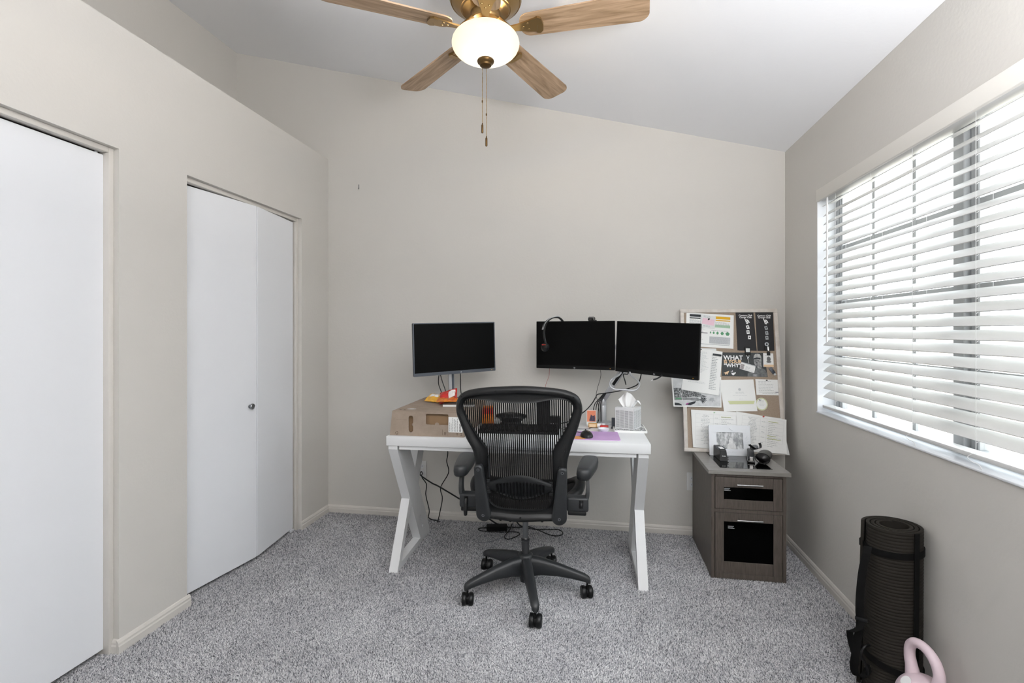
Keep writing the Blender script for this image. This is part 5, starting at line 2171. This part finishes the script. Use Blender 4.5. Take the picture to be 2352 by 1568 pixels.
text_lines(b, -0.035, 0.118, 0.07, 22, 0.0062, 0.0018, .0046, 9, (.4, 1))
text_lines(b, -0.08, -0.072, 0.13, 2, 0.007, 0.0018, .0046, 9, (.6, .9))
on(ls1, 'small_print', b, M_inkl, Lm)
pinhead(ls1, -0.005, 0.135, 0.0005, M_black, 0.003)

ce, c0 = sheet('certificate', [(0.7650, 0.4420), (0.9605, 0.4484), (0.9730, 0.2545), (0.7790, 0.2480)], SF + 0.0022, M_whitep,
               'square white certificate with a pale green band in the board middle', 'certificate', curl=0.003)
Cm = Matrix.Rotation(R(2), 4, 'Z')
b = BM()
disc(b, 0.008, 0.036, 0.008, z=.0036)
text_lines(b, -0.018, 0.020, 0.052, 2, 0.006, 0.0016, .0036, 5, (.85, 1), True)
text_lines(b, -0.036, 0.0, 0.088, 1, 0.006, 0.0014, .0036, 5, (.85, 1), True)
text_lines(b, 0.0, -0.022, 0.022, 1, 0.006, 0.0014, .0036, 5, (.85, 1), True)
on(ce, 'printed_text', b, M_inkl, Cm)
b = BM()
poly(b, [(-0.066, -0.0335), (0.090, -0.034), (0.083, -0.053), (-0.055, -0.053)], .0036)
on(ce, 'green_band', b, M_olive, Cm)

fo, c0 = sheet('form_card', [(0.9723, 0.4504), (1.1030, 0.4483), (1.1030, 0.3534), (0.9741, 0.3543)], SF + 0.0012, M_whitep,
               'small white form card with typed rows under the USB stick', 'card', 'cards pinned on the board')
b = BM()
text_lines(b, -0.050, 0.036, 0.09, 7, 0.0092, 0.0016, .0005, 5, (.5, 1))
quad(b, -0.05, -0.031, 0.06, -0.0295, .0005)
quad(b, 0.045, -0.0335, 0.062, -0.0275, .0005)
text_lines(b, -0.03, -0.038, 0.085, 1, .005, .002, .0005, 5, (.9, 1))
ink(fo, 'printed_text', b, M_ink)
pinhead(fo, -0.002, 0.042, 0.0005, M_black, 0.0042)

co = [(1.0003 + 0.0345 * math.cos(2 * math.pi * i / 36), 0.298 + 0.0385 * math.sin(2 * math.pi * i / 36)) for i in range(36)]
cs_, c0 = sheet('round_coaster', co, SF + 0.0012, M_whitep, 'round white paper coaster with a pale green rim', 'coaster')
b = BM()
for i in range(36):
    j = (i + 1) % 36
    f = lambda k_, r: (r * 0.0345 * math.cos(2 * math.pi * k_ / 36), r * 0.0385 * math.sin(2 * math.pi * k_ / 36), .0005)
    b.faces.new([b.verts.new(p) for p in (f(i, .98), f(j, .98), f(j, .84), f(i, .84))])
ink(cs_, 'rim_print', b, M_olive)
b = BM()
text_lines(b, -0.018, 0.022, 0.036, 5, 0.0075, 0.0016, .0005, 5, (.5, 1), True)
ink(cs_, 'printed_text', b, M_inkl)
pinhead(cs_, -0.008, 0.026, 0.0005, M_nickel, 0.0048)


def doc_print(root, m, x0, y0, wd, hgt, z, seed, green):
    bm = BM()
    for i in range(8):
        yy = y0 - hgt * i / 7
        quad(bm, x0, yy - .0006, x0 + wd, yy, z)
    for xx in (0, .44, .60, 1.0):
        quad(bm, x0 + wd * xx, y0 - hgt, x0 + wd * xx + .0006, y0, z)
    on(root, 'table_rule', bm, M_inkl, m)
    bm = BM()
    text_lines(bm, x0 + wd * .12, y0 - .006, wd * .26, int(hgt / .0085), 0.0085, 0.0018, z, seed, (.3, 1), True)
    text_lines(bm, x0 + wd * .48, y0 - .02, wd * .09, 5, hgt / 5.2, 0.0022, z, seed + 1, (.8, 1))
    text_lines(bm, x0 + wd * .64, y0 - .014, wd * .33, int(hgt / .0105), 0.0105, 0.0018, z, seed + 2, (.3, 1))
    on(root, 'printed_text', bm, M_ink, m)
    bm = BM()
    for fy, fl_ in green:
        quad(bm, x0 + wd * .63, y0 - hgt * fy - .0022, x0 + wd * (.63 + fl_), y0 - hgt * fy, z + .0002)
    on(root, 'highlighted_line', bm, M_yelg, m)['kind'] = 'stuff'


dl, c0 = sheet('schedule_sheet', [(0.5850, 0.2545), (0.8540, 0.2463), (0.8480, 0.0158), (0.5900, 0.0262)], 0.0047, M_whitep,
               'left printed table sheet with a green pin along the board foot', 'paper', 'schedule sheets at the board foot')
doc_print(dl, Matrix.Rotation(R(-1.8), 4, 'Z'), -0.110, 0.092, 0.235, 0.185, .0005, 3, ((.06, .24),))
pinhead(dl, 0.002, 0.104, 0.0005, M_grnl, 0.004)
dr0, c0 = sheet('schedule_sheet', [(0.858, 0.2450), (1.105, 0.2150), (1.1380, 0.0010), (0.872, 0.0160)], 0.0048, M_paper2,
                'rear sheet whose lower corner shows behind the right table sheet', 'paper', 'schedule sheets at the board foot')
dr2, c0 = sheet('schedule_sheet', [(0.8500, 0.2500), (1.1325, 0.2080), (1.1180, 0.0070), (0.8500, 0.0160)], 0.0068, M_whitep,
                'right printed table sheet with a red pin drooping past the frame', 'paper', 'schedule sheets at the board foot', curl=0.012)
doc_print(dr2, Matrix.Rotation(R(-7.5), 4, 'Z'), -0.118, 0.094, 0.235, 0.16, .0065, 6, ((.09, .24), (.62, .20), (.72, .33)))
pinhead(dr2, 0.015, 0.103, 0.0012, M_red, 0.0045)

# ------------------------------------------------------------------ things on the cabinet
pf = empty('framed_photo', matrix=Matrix.Translation((0.790, 3.128, CTZ)) @ Matrix.Rotation(R(2), 4, 'Z') @ Matrix.Rotation(R(-11), 4, 'X'),
           label='white embossed picture frame with a grey photo standing on the cabinet', cat='picture frame')
b = BM()
plate(b, rrect(-0.118, 0, 0.118, 0.178, 0.004, 2), [rrect(-0.076, 0.038, 0.076, 0.136, 0.006, 3)], 0.0, 0.016, XZ)
obj('frame', b, M_sill, pf)
b = BM()
box(b, (-0.078, 0.006, 0.036), (0.078, 0.009, 0.138))
obj('photo', b, mat('grey_streak_photo', '#8c8e90', 0.35, vary=(6, '#d4d5d6', .42, .58), stretch=(6, 1, 3)), pf)
b = BM()
poly(b, [(-0.016, 0.0385), (-0.014, 0.062), (-0.004, 0.074), (-0.006, 0.086), (0.004, 0.104), (0.016, 0.100), (0.022, 0.084), (0.020, 0.074), (0.032, 0.064), (0.036, 0.0385)])
shift(b, mtx=Matrix.Rotation(R(90), 4, 'X'))
shift(b, (0, 0.0055, 0))
obj('figure_print', b, mat('pale_figure_print', '#e4e4e4', 0.5, vary=(60, '#c9c9c9')), pf)
b = BM()
for i in range(11):                                          # embossed leaf sprays
    a = R(-60 + 15 * i)
    cx, cz = 0.098, 0.075 + 0.006 * (i - 5)
    tube(b, [(cx - .012, -0.0005, cz), (cx, -0.0012, cz + .006 * math.sin(a)), (cx + .016 * math.cos(a), -0.0005, cz + .014 * math.sin(a))], [0.0005, 0.0016, 0.0004], 6, 4)
for i in range(7):
    tube(b, [(-0.03 + i * .01, -0.0005, 0.018), (-0.027 + i * .01, -0.0012, 0.024), (-0.02 + i * .01, -0.0005, 0.026)], [0.0005, 0.0014, 0.0004], 6, 4)
tube(b, [(0.0, -0.0005, 0.160), (0.01, -0.0012, 0.150), (0.03, -0.0005, 0.144)], 0.0012, 6, 5)
obj('embossed_leaves', b, M_sill, pf, 60)['kind'] = 'stuff'
b = BM()
box(b, (-0.03, 0.016, 0.01), (0.03, 0.019, 0.13), mtx=Matrix.Translation((0, 0.0, 0)))
obj('easel_back', b, M_inkd, pf)

ps = empty('label_printer', (0.7165, 3.058, CTZ), R(3), label='black wedge-shaped label printer with white label roll at the cabinet front', cat='label printer')
b = BM()
ol = [(-0.066, 0), (0.080, 0), (0.080, 0.060), (0.02, 0.062), (-0.050, 0.058)]
lo = []
for sx, inx in ((-1, 1), (1, 1)):
    lo.append([b.verts.new((sx * (0.0215 if z < .03 else 0.0175), y, z)) for y, z in ol])
n_ = len(ol)
for i in range(n_):
    j = (i + 1) % n_
    b.faces.new((lo[0][i], lo[0][j], lo[1][j], lo[1][i]))
b.faces.new(list(reversed(lo[0])))
b.faces.new(lo[1])
bmesh.ops.bevel(b, geom=b.edges[:], offset=0.002, segments=2, affect='EDGES', clamp_overlap=True)
obj('body', b, M_black, ps, 40)
b = BM()
box(b, (-0.0125, -0.030, 0.060), (0.0125, 0.014, 0.0635), 0.001, 1)
obj('paper_strip', b, M_wht, ps)
b = BM()
for sx in (-1, 1):
    box(b, (sx * 0.0165 - .0018, -0.034, 0.055), (sx * 0.0165 + .0018, 0.03, 0.0665), 0.001, 1)
obj('side_rail', b, M_bezg, ps)['kind'] = 'stuff'
bm = text_bm('Brother', 0.0062, 0.0002, 'CENTER')
shift(bm, mtx=Matrix.Translation((0, -0.0642, 0.026)) @ Matrix.Rotation(R(76), 4, 'X'))
obj('lettering', bm, M_wht, ps)
b = BM()
box(b, (0.021, -0.058, 0.008), (0.029, -0.040, 0.011), 0.001, 1)
box(b, (0.021, -0.058, 0.017), (0.028, -0.044, 0.020), 0.001, 1)
obj('button_lever', b, M_black, ps)['kind'] = 'stuff'

sp = empty('stapler', (0.880, 3.055, CTZ), R(-14), label='black stapler lying on the glass cabinet top under the staple remover', cat='stapler')
b = BM()
box(b, (-0.019, -0.085, 0.0), (0.019, 0.085, 0.009), 0.004, 2)
obj('base_plate', b, M_graph2, sp, 40)
b = BM()
prism(b, [(-0.080, 0.020), (-0.066, 0.014), (0.085, 0.009), (0.085, 0.046), (0.03, 0.054), (-0.04, 0.047), (-0.078, 0.036)], -0.016, 0.016, lambda a, c, t: (t, a, c))
bmesh.ops.bevel(b, geom=b.edges[:], offset=0.003, segments=2, affect='EDGES', clamp_overlap=True)
obj('arm', b, M_graph, sp, 40)
b = BM()
box(b, (-0.0155, -0.082, 0.009), (0.0155, -0.062, 0.011))
box(b, (-0.009, -0.0835, 0.012), (0.009, -0.0805, 0.034), 0.001, 1)
obj('nose_plate', b, M_chrome, sp)['kind'] = 'stuff'
b = BM()
box(b, (-0.0195, -0.080, 0.010), (-0.0165, 0.080, 0.013))
obj('magazine', b, M_silver, sp)

ec = empty('eyeglass_case', (0.946, 3.035, CTZ), R(-24), label='rounded black leather case at the right edge of the cabinet top', cat='case')
b = BM()
rgs = []
for i in range(15):
    t = i / 14
    y = -0.075 + 0.150 * t
    s = math.sqrt(max(0.0, 1 - (2 * t - 1) ** 8)) * 0.97 + .03
    rgs.append([b.verts.new((0.037 * s * math.cos(a), y, 0.028 + 0.028 * s * math.sin(a) * (0.92 + .08 * math.cos(a)))) for a in (2 * math.pi * k_ / 24 for k_ in range(24))])
for A, Bq in zip(rgs, rgs[1:]):
    for i in range(24):
        j = (i + 1) % 24
        b.faces.new((A[i], A[j], Bq[j], Bq[i]))
b.faces.new(rgs[0])
b.faces.new(list(reversed(rgs[-1])))
obj('shell', b, mat('black_leather', '#141315', 0.35, bump=(140, 0.15, 0.001)), ec, 60)
b = BM()
tube(b, [(0.0375 * math.cos(a), -0.071, 0.028 + 0.0285 * math.sin(a)) for a in (2 * math.pi * k_ / 20 for k_ in range(20))], 0.0022, 8, 2, True)
obj('rim', b, M_black, ec, 60)

sr = empty('staple_remover', matrix=Matrix.Translation((0.893, 3.035, CTZ + 0.073)) @ Matrix.Rotation(R(35), 4, 'Z') @ Matrix.Rotation(R(-24), 4, 'X'),
           label='grey claw staple remover balanced on top of the stapler', cat='staple remover')
b = BM()
lathe(b, [(0, -0.012), (0.02, -0.011), (0.026, -0.004), (0.026, 0.006), (0.018, 0.013), (0, 0.016)], 28, sx=1.0, sy=0.75)
obj('grip', b, mat('grey_grip', '#55575a', 0.5, vary=(60, '#77797c')), sr, 40)
for sx in (-1, 1):
    b = BM()
    tube(b, [(sx * .004, -0.012, -0.010), (sx * .022, -0.020, -0.008), (sx * .036, -0.016, 0.006), (sx * .042, -0.010, 0.020)], 0.002, 6, 5, flat=((0, 1, 0), 0.008, 0.0012))
    obj('claw', b, M_black, sr, 40)

# ------------------------------------------------------------------ exercise mat and kettlebell
ym = empty('exercise_mat', (1.064, 2.030, 0), R(18), label='rolled ribbed black exercise mat standing against the window wall', cat='exercise mat')
b = BM()
HM = 0.612
TURNS, NP = 3.25, 260
r_in, r_out, thk = 0.044, 0.0945, 0.0115


def mat_p(t, side, z):
    a = 2 * math.pi * TURNS * t + 0.9
    r = r_in + (r_out - r_in) * t + side * thk / 2 * 0.98
    lean = 0.012 * (z / HM)
    flare = 1.0 + 0.06 * (1 - z / HM)
    return Vector((r * flare * math.cos(a) + lean, r * flare * math.sin(a) * 0.92 + 0.0, z))


# outer ribbed skin follows z in fine steps; inner layers stay plain
NZ = 54 * 4
for t0, t1, ribbed in ((0.0, 1 - 1.02 / TURNS, False), (1 - 1.02 / TURNS, 1.0, True)):
    n_ = int(NP * (t1 - t0))
    zs = [i * HM / NZ for i in range(NZ + 1)] if ribbed else [0, HM * .5, HM]
    for side in (1, -1):
        rows = []
        for i in range(n_ + 1):
            t = t0 + (t1 - t0) * i / n_
            row = []
            for z in (zs if side > 0 else [0, HM * .5, HM]):
                s_ = side
                if ribbed and side > 0:
                    s_ = side * (1.0 - 0.30 * (0.5 + 0.5 * math.cos(2 * math.pi * z / (HM / 54))) ** 3)
                row.append(b.verts.new(mat_p(t, s_, z)))
            rows.append(row)
        for A, Bq in zip(rows, rows[1:]):
            for k_ in range(len(A) - 1):
                b.faces.new((A[k_], Bq[k_], Bq[k_ + 1], A[k_ + 1]))
# end strips at top and bottom
for z in (0.0, HM):
    prev = None
    for i in range(NP + 1):
        t = i / NP
        cur = (b.verts.new(mat_p(t, 0.98, z)), b.verts.new(mat_p(t, 0, z + (0.0015 if z else -.0)) ), b.verts.new(mat_p(t, -0.98, z)))
        if prev:
            b.faces.new((prev[0], cur[0], cur[1], prev[1]))
            b.faces.new((prev[1], cur[1], cur[2], prev[2]))
        prev = cur
for t in (0.0, 1.0):
    e0 = [b.verts.new(mat_p(t, s_, z)) for s_ in (1, -1) for z in (0, HM)]
    b.faces.new((e0[0], e0[1], e0[3], e0[2]))
obj('foam_roll', b, M_mat, ym, 50)


def strap_ring(z, tilt, name):
    bm = BM()
    pts = []
    for i in range(40):
        a = 2 * math.pi * i / 40
        f = 1.0 + 0.06 * (1 - z / HM)
        rr3 = (r_out - 0.0155 * (1 - ((a - 0.9 - 2 * math.pi * 0.25) / (2 * math.pi)) % 1.0) + thk / 2 + 0.0025) * f
        pts.append((rr3 * math.cos(a) + 0.012 * z / HM, rr3 * math.sin(a) * 0.92, z + tilt * math.cos(a + .6)))
    tube(bm, pts, 0.01, 8, 2, True, flat=((0, 0, 1), 0.0115, 0.0013))
    return obj(name, bm, M_strap, ym, 60)


strap_ring(0.530, 0.004, 'strap_band')
strap_ring(0.125, -0.022, 'strap_band')
ymi = (Matrix.Translation((1.064, 2.030, 0)) @ Matrix.Rotation(R(18), 4, 'Z')).inverted()


def yw(p):
    return tuple(ymi @ Vector(p))


b = BM()                                                     # shoulder strap hanging at the room side
pts = [(0.976, 2.000, 0.540), (0.966, 1.990, 0.515), (0.955, 1.985, 0.480), (0.946, 1.98, 0.439), (0.938, 1.975, 0.377), (0.934, 1.97, 0.320), (0.936, 1.97, 0.270), (0.929, 1.97, 0.225), (0.920, 1.97, 0.160), (0.918, 1.975, 0.110), (0.930, 1.98, 0.080), (0.958, 1.99, 0.075), (0.985, 2.00, 0.110)]
tube(b, [yw(p) for p in pts], 0.01, 8, 6, flat=((0.80, -0.6, 0), 0.0125, 0.0012))
obj('shoulder_strap', b, M_strap, ym, 50)
b = BM()
tube(b, [yw(p) for p in ((0.938, 1.965, 0.285), (0.930, 1.962, 0.262), (0.905, 1.962, 0.247), (0.899, 1.962, 0.244), (0.905, 1.965, 0.205), (0.918, 1.967, 0.158), (0.920, 1.968, 0.125))], 0.01, 8, 5, flat=((0.80, -0.6, 0), 0.011, 0.0012))
obj('strap_tail', b, M_strap, ym, 50)
b = BM()
box(b, (-0.019, -0.005, -0.007), (0.019, 0.005, 0.007), 0.003, 2)
shift(b, mtx=ymi @ Matrix.Translation((0.938, 1.966, 0.290)) @ Matrix.Rotation(R(-35), 4, 'Z'))
obj('buckle', b, M_black, ym, 40)
b = BM()
tube(b, [yw(p) for p in ((0.982, 2.0, 0.182), (0.960, 1.985, 0.185), (0.946, 1.98, 0.168), (0.944, 1.98, 0.146), (0.955, 1.982, 0.130), (0.966, 1.985, 0.105), (0.968, 1.99, 0.080))], 0.0042, 8, 6)
obj('elastic_loop', b, M_black, ym, 60)
b = BM()
tube(b, [((r_out + 0.0005) * (1 + .06 * (1 - z / HM)) * math.cos(-1.5) + .012 * z / HM, (r_out + 0.0005) * (1 + .06 * (1 - z / HM)) * math.sin(-1.5) * .92, z) for z in (0.01, 0.2, 0.4, 0.55, 0.612)], 0.01, 8, 3, flat=((1, 0.07, 0), 0.010, 0.0016))
obj('lengthwise_strap', b, M_strap, ym, 50)

kbl = empty('kettlebell', (1.090, 1.885, 0), R(-76), label='pale lilac vinyl kettlebell standing before the rolled exercise mat', cat='kettlebell')
b = BM()
prof = [(0, 0.0), (0.050, 0.0), (0.058, 0.004)]
for i in range(13):
    t = R(-52 + 122 * i / 12)
    prof.append((0.080 * math.cos(t), 0.082 + 0.080 * math.sin(t) * 0.95))
prof.append((0, prof[-1][1] + 0.004))
lathe(b, prof, 44)
body = obj('body', b, M_lilac, kbl, 60)
b = BM()
hp = [(-0.040, 0, 0.130), (-0.047, 0, 0.165), (-0.055, 0, 0.200), (-0.050, 0, 0.234), (-0.028, 0, 0.255), (0.008, 0, 0.256), (0.040, 0, 0.236), (0.056, 0, 0.200), (0.053, 0, 0.165), (0.046, 0, 0.130)]
tube(b, hp, [0.024, 0.0185, 0.0165, 0.016, 0.0155, 0.0155, 0.016, 0.0165, 0.0185, 0.024], 18, 6)
obj('handle', b, M_lilac, kbl, 70)
b = BM()
lathe(b, [(0, 0.0025), (0.017, 0.0022), (0.018, 0)], 26, mtx=Matrix.Translation((-0.0115, -0.0540, 0.1385)) @ Matrix.Rotation(R(258), 4, 'Z') @ Matrix.Rotation(R(46), 4, 'Y'))
obj('weight_label', b, M_wht, kbl, 40)

# ------------------------------------------------------------------ outlets, wall hook
for i, (x, z, lab_) in enumerate(((-1.2175, 0.346, 'white outlet plate on the back wall behind the left desk leg'), (0.619, 0.348, 'white outlet plate on the back wall beside the filing cabinet'))):
    ot = empty('wall_outlet', (x, YB, z), 0, label=lab_, cat='outlet', group='wall outlets')
    b = BM()
    box(b, (-0.036, -0.006, -0.058), (0.036, -0.0002, 0.058), 0.0025, 2)
    obj('cover_plate', b, M_outlet, ot, 40)
    for dz in (-0.02, 0.02):
        b = BM()
        prism(b, rrect(-0.017, dz - 0.014, 0.017, dz + 0.014, 0.009, 4), -0.0068, -0.0058, XZ)
        s_ = obj('socket', b, M_sill, ot)
        b = BM()
        for dx in (-0.006, 0.006):
            box(b, (dx - .001, -0.0072, dz - .003), (dx + .001, -0.0067, dz + .006))
        obj('socket_slots', b, M_inkd, s_)['kind'] = 'stuff'
hk = empty('picture_hook', (-1.692, YB, 2.37), 0, label='tiny metal picture hook left high on the back wall', cat='hook')
b = BM()
box(b, (-0.003, -0.002, -0.016), (0.003, -0.0002, 0.014), 0.0004, 1)
obj('hook_plate', b, M_nickel, hk)
b = BM()
tube(b, [(0, -0.002, -0.015), (0, -0.007, -0.018), (0, -0.010, -0.012)], 0.0012, 6, 4)
cyl(b, (0, -0.001, 0.006), (0.001, -0.009, 0.012), 0.0011, seg=6)
obj('hook_arm', b, M_nickel, hk, 60)

# ------------------------------------------------------------------ cables


def cable(name, pts, r, m, label, cat='cable', group=None, n=7, off=True):
    P = [Vector(p) for p in pts]
    o0 = P[0].copy()
    bm = BM()
    tube(bm, [p - o0 for p in P], r, 8, n)
    o = obj(name, bm, m, None, 70)
    o.location = o0
    return tag(o, label, cat, group)


cable('power_cable', [(-0.985, 3.20, 0.70), (-0.995, 3.27, 0.56), (-1.000, 3.30, 0.48), (-1.011, 3.31, 0.426), (-0.995, 3.30, 0.352), (-1.054, 3.31, 0.245), (-1.042, 3.31, 0.171), (-1.058, 3.31, 0.08), (-1.073, 3.30, 0.006)],
      0.0032, M_black, 'thin black cable hanging in a wave from under the left desk half', group='black cables under the desk')
cable('power_cable', [(-1.205, 3.366, 0.325), (-1.20, 3.34, 0.300), (-1.165, 3.335, 0.252), (-1.170, 3.335, 0.180), (-1.145, 3.335, 0.075), (-1.146, 3.330, 0.022), (-1.089, 3.33, 0.006), (-1.06, 3.32, 0.0045)],
      0.0032, M_black, 'thin black cable dropping from the left outlet to the carpet', group='black cables under the desk')
cable('power_cable', [(-1.212, 3.366, 0.33), (-1.195, 3.30, 0.325), (-1.10, 3.255, 0.290), (-1.041, 3.25, 0.267), (-0.871, 3.25, 0.176), (-0.72, 3.25, 0.085), (-0.64, 3.27, 0.03), (-0.575, 3.275, 0.018)],
      0.0048, M_black, 'thick black power cable stretched from the left outlet behind the chair', group='black cables under the desk')
pbk = empty('power_brick', (-0.648, 3.252, 0.001), R(12), label='black power brick lying on the carpet under the desk', cat='power brick')
b = BM()
box(b, (-0.068, -0.030, 0), (0.068, 0.030, 0.032), 0.005, 2)
obj('case', b, M_blackm, pbk, 40)
b = BM()
cyl(b, (0.068, 0, 0.016), (0.098, 0.004, 0.016), 0.006, 0.004, seg=12)
cyl(b, (-0.068, 0, 0.016), (-0.084, 0, 0.016), 0.005, 0.004, seg=12)
obj('strain_relief', b, M_black, pbk, 40)['kind'] = 'stuff'
cable('brick_cable', [(-0.733, 3.236, 0.016), (-0.762, 3.252, 0.006), (-0.770, 3.232, 0.0045), (-0.742, 3.212, 0.0045), (-0.691, 3.206, 0.0045), (-0.60, 3.214, 0.0045), (-0.568, 3.222, 0.0045), (-0.522, 3.230, 0.0045), (-0.495, 3.22, 0.0045), (-0.488, 3.19, 0.0045),
                      (-0.520, 3.133, 0.0045), (-0.548, 3.109, 0.0045), (-0.572, 3.130, 0.0045), (-0.575, 3.175, 0.0045), (-0.560, 3.24, 0.010), (-0.552, 3.30, 0.03)],
      0.0036, M_black, 'black cable looping on the carpet from the power brick', group='black cables on the carpet')
cable('brick_cable', [(-0.552, 3.272, 0.018), (-0.50, 3.30, 0.010), (-0.452, 3.33, 0.006), (-0.41, 3.310, 0.0045), (-0.353, 3.268, 0.0045), (-0.288, 3.218, 0.0045), (-0.240, 3.213, 0.0045), (-0.212, 3.244, 0.0045), (-0.219, 3.290, 0.0045), (-0.248, 3.314, 0.0045), (-0.313, 3.306, 0.0045), (-0.379, 3.296, 0.0045), (-0.442, 3.303, 0.0045), (-0.50, 3.335, 0.006), (-0.53, 3.345, 0.03)],
      0.0042, M_black, 'black cable lying in a long narrow loop right of the chair column', group='black cables on the carpet')
cable('grey_cable', [(-0.550, 3.30, 0.20), (-0.557, 3.32, 0.10), (-0.545, 3.30, 0.02), (-0.545, 3.238, 0.0045), (-0.580, 3.147, 0.004), (-0.623, 3.083, 0.004), (-0.669, 3.047, 0.004), (-0.72, 3.03, 0.003)],
      0.0028, mat('grey_cable_jacket', '#7c7e84', 0.5), 'grey cable curling over the carpet behind the chair base')
cable('video_cable', [(0.263, 2.985, 1.083), (0.258, 2.99, 1.052), (0.243, 3.0, 1.011), (0.198, 3.03, 0.984), (0.15, 3.05, 0.967), (0.102, 3.06, 0.955), (0.054, 3.07, 0.946), (0.012, 3.07, 0.938), (0.0, 3.06, 0.920), (-0.02, 3.03, 0.890), (-0.05, 3.0, 0.858), (-0.083, 3.0, 0.83), (-0.14, 2.99, 0.79), (-0.20, 2.965, 0.775)],
      0.0032, M_black, 'black video cable sagging from the rightmost monitor past the arm', group='black cables on the monitor arm')
for i in range(4):
    dx = 0.010 * i
    cable('video_cable', [(0.052 + dx * .4, 3.09, 0.945), (0.030 + dx * .6, 3.075, 0.922), (0.012 + dx * .8, 3.075, 0.900), (-0.005 + dx * 1.2, 3.09, 0.875), (-0.016 + dx * 1.6, 3.10, 0.82), (-0.018 + dx * 1.7, 3.12, 0.7545)],
          0.0026, M_black, ('leftmost', 'second from left', 'third from left', 'rightmost')[i] + ' black strand of the cable bundle behind the orange cat card', group='black cables down the monitor arm')
cable('thin_cable', [(0.030, 3.115, 1.085), (0.031, 3.12, 1.041), (0.012, 3.115, 0.973), (0.004, 3.10, 0.932), (0.009, 3.09, 0.905), (0.020, 3.085, 0.845), (0.024, 3.075, 0.803), (0.010, 3.03, 0.772), (-0.03, 2.965, 0.753), (-0.062, 2.935, 0.7525), (-0.12, 2.94, 0.7525), (-0.19, 2.945, 0.758)],
      0.0014, M_black, 'very thin black webcam cable dropping from the middle monitor to the desk')
cable('red_cable', [(-0.292, 3.20, 1.092), (-0.294, 3.215, 1.060), (-0.300, 3.22, 1.025), (-0.318, 3.22, 0.975), (-0.328, 3.22, 0.91), (-0.332, 3.21, 0.83), (-0.33, 3.17, 0.7525)],
      0.0014, mat('dull_red_cable', '#a0605c', 0.5), 'thin dull red cable hanging from the left of the middle monitor')
cable('loose_cable', [(0.190, 2.985, 1.092), (0.184, 2.965, 1.073), (0.161, 2.955, 1.073), (0.160, 2.95, 1.060), (0.167, 2.95, 1.038), (0.173, 2.95, 1.012)], 0.003, M_black,
      'short black cable end dangling behind the arm handle', group='cable ends under the right monitor')
ax2 = cable('audio_plug', [(0.365, 2.868, 1.078), (0.350, 2.855, 1.068), (0.335, 2.85, 1.060), (0.314, 2.85, 1.053)], 0.0042, M_black,
            'short black audio plug hanging under the rightmost monitor', group='cable ends under the right monitor')
b = BM()
cyl(b, (-0.051, -0.018, -0.025), (-0.064, -0.018, -0.032), 0.0016, seg=8)
obj('metal_tip', b, M_chrome, ax2, 40)
for i, p in enumerate(([(-0.955, 2.975, 1.058), (-0.965, 2.99, 1.035), (-0.968, 3.0, 0.990), (-0.950, 3.0, 0.940), (-0.93, 2.99, 0.888)],
                       [(-0.950, 2.975, 1.058), (-0.940, 2.985, 1.010), (-0.922, 2.985, 0.960), (-0.905, 2.985, 0.888)],
                       [(-0.835, 3.02, 1.065), (-0.832, 3.02, 1.015), (-0.828, 3.01, 0.95), (-0.815, 3.0, 0.888)])):
    cable('monitor_cable', p, 0.0030, M_black, ('black cable bowing outward under the left monitor', 'black cable slanting beside the left monitor stand', 'black cable hanging right of the left monitor stand')[i], group='black cables under the left monitor')
cable('mouse_cable', [(-0.058, 2.768, 0.765), (-0.085, 2.80, 0.7585), (-0.13, 2.835, 0.7575), (-0.17, 2.875, 0.754), (-0.20, 2.905, 0.757)], 0.0016, M_black, 'thin black mouse cable running left across the lilac pad')
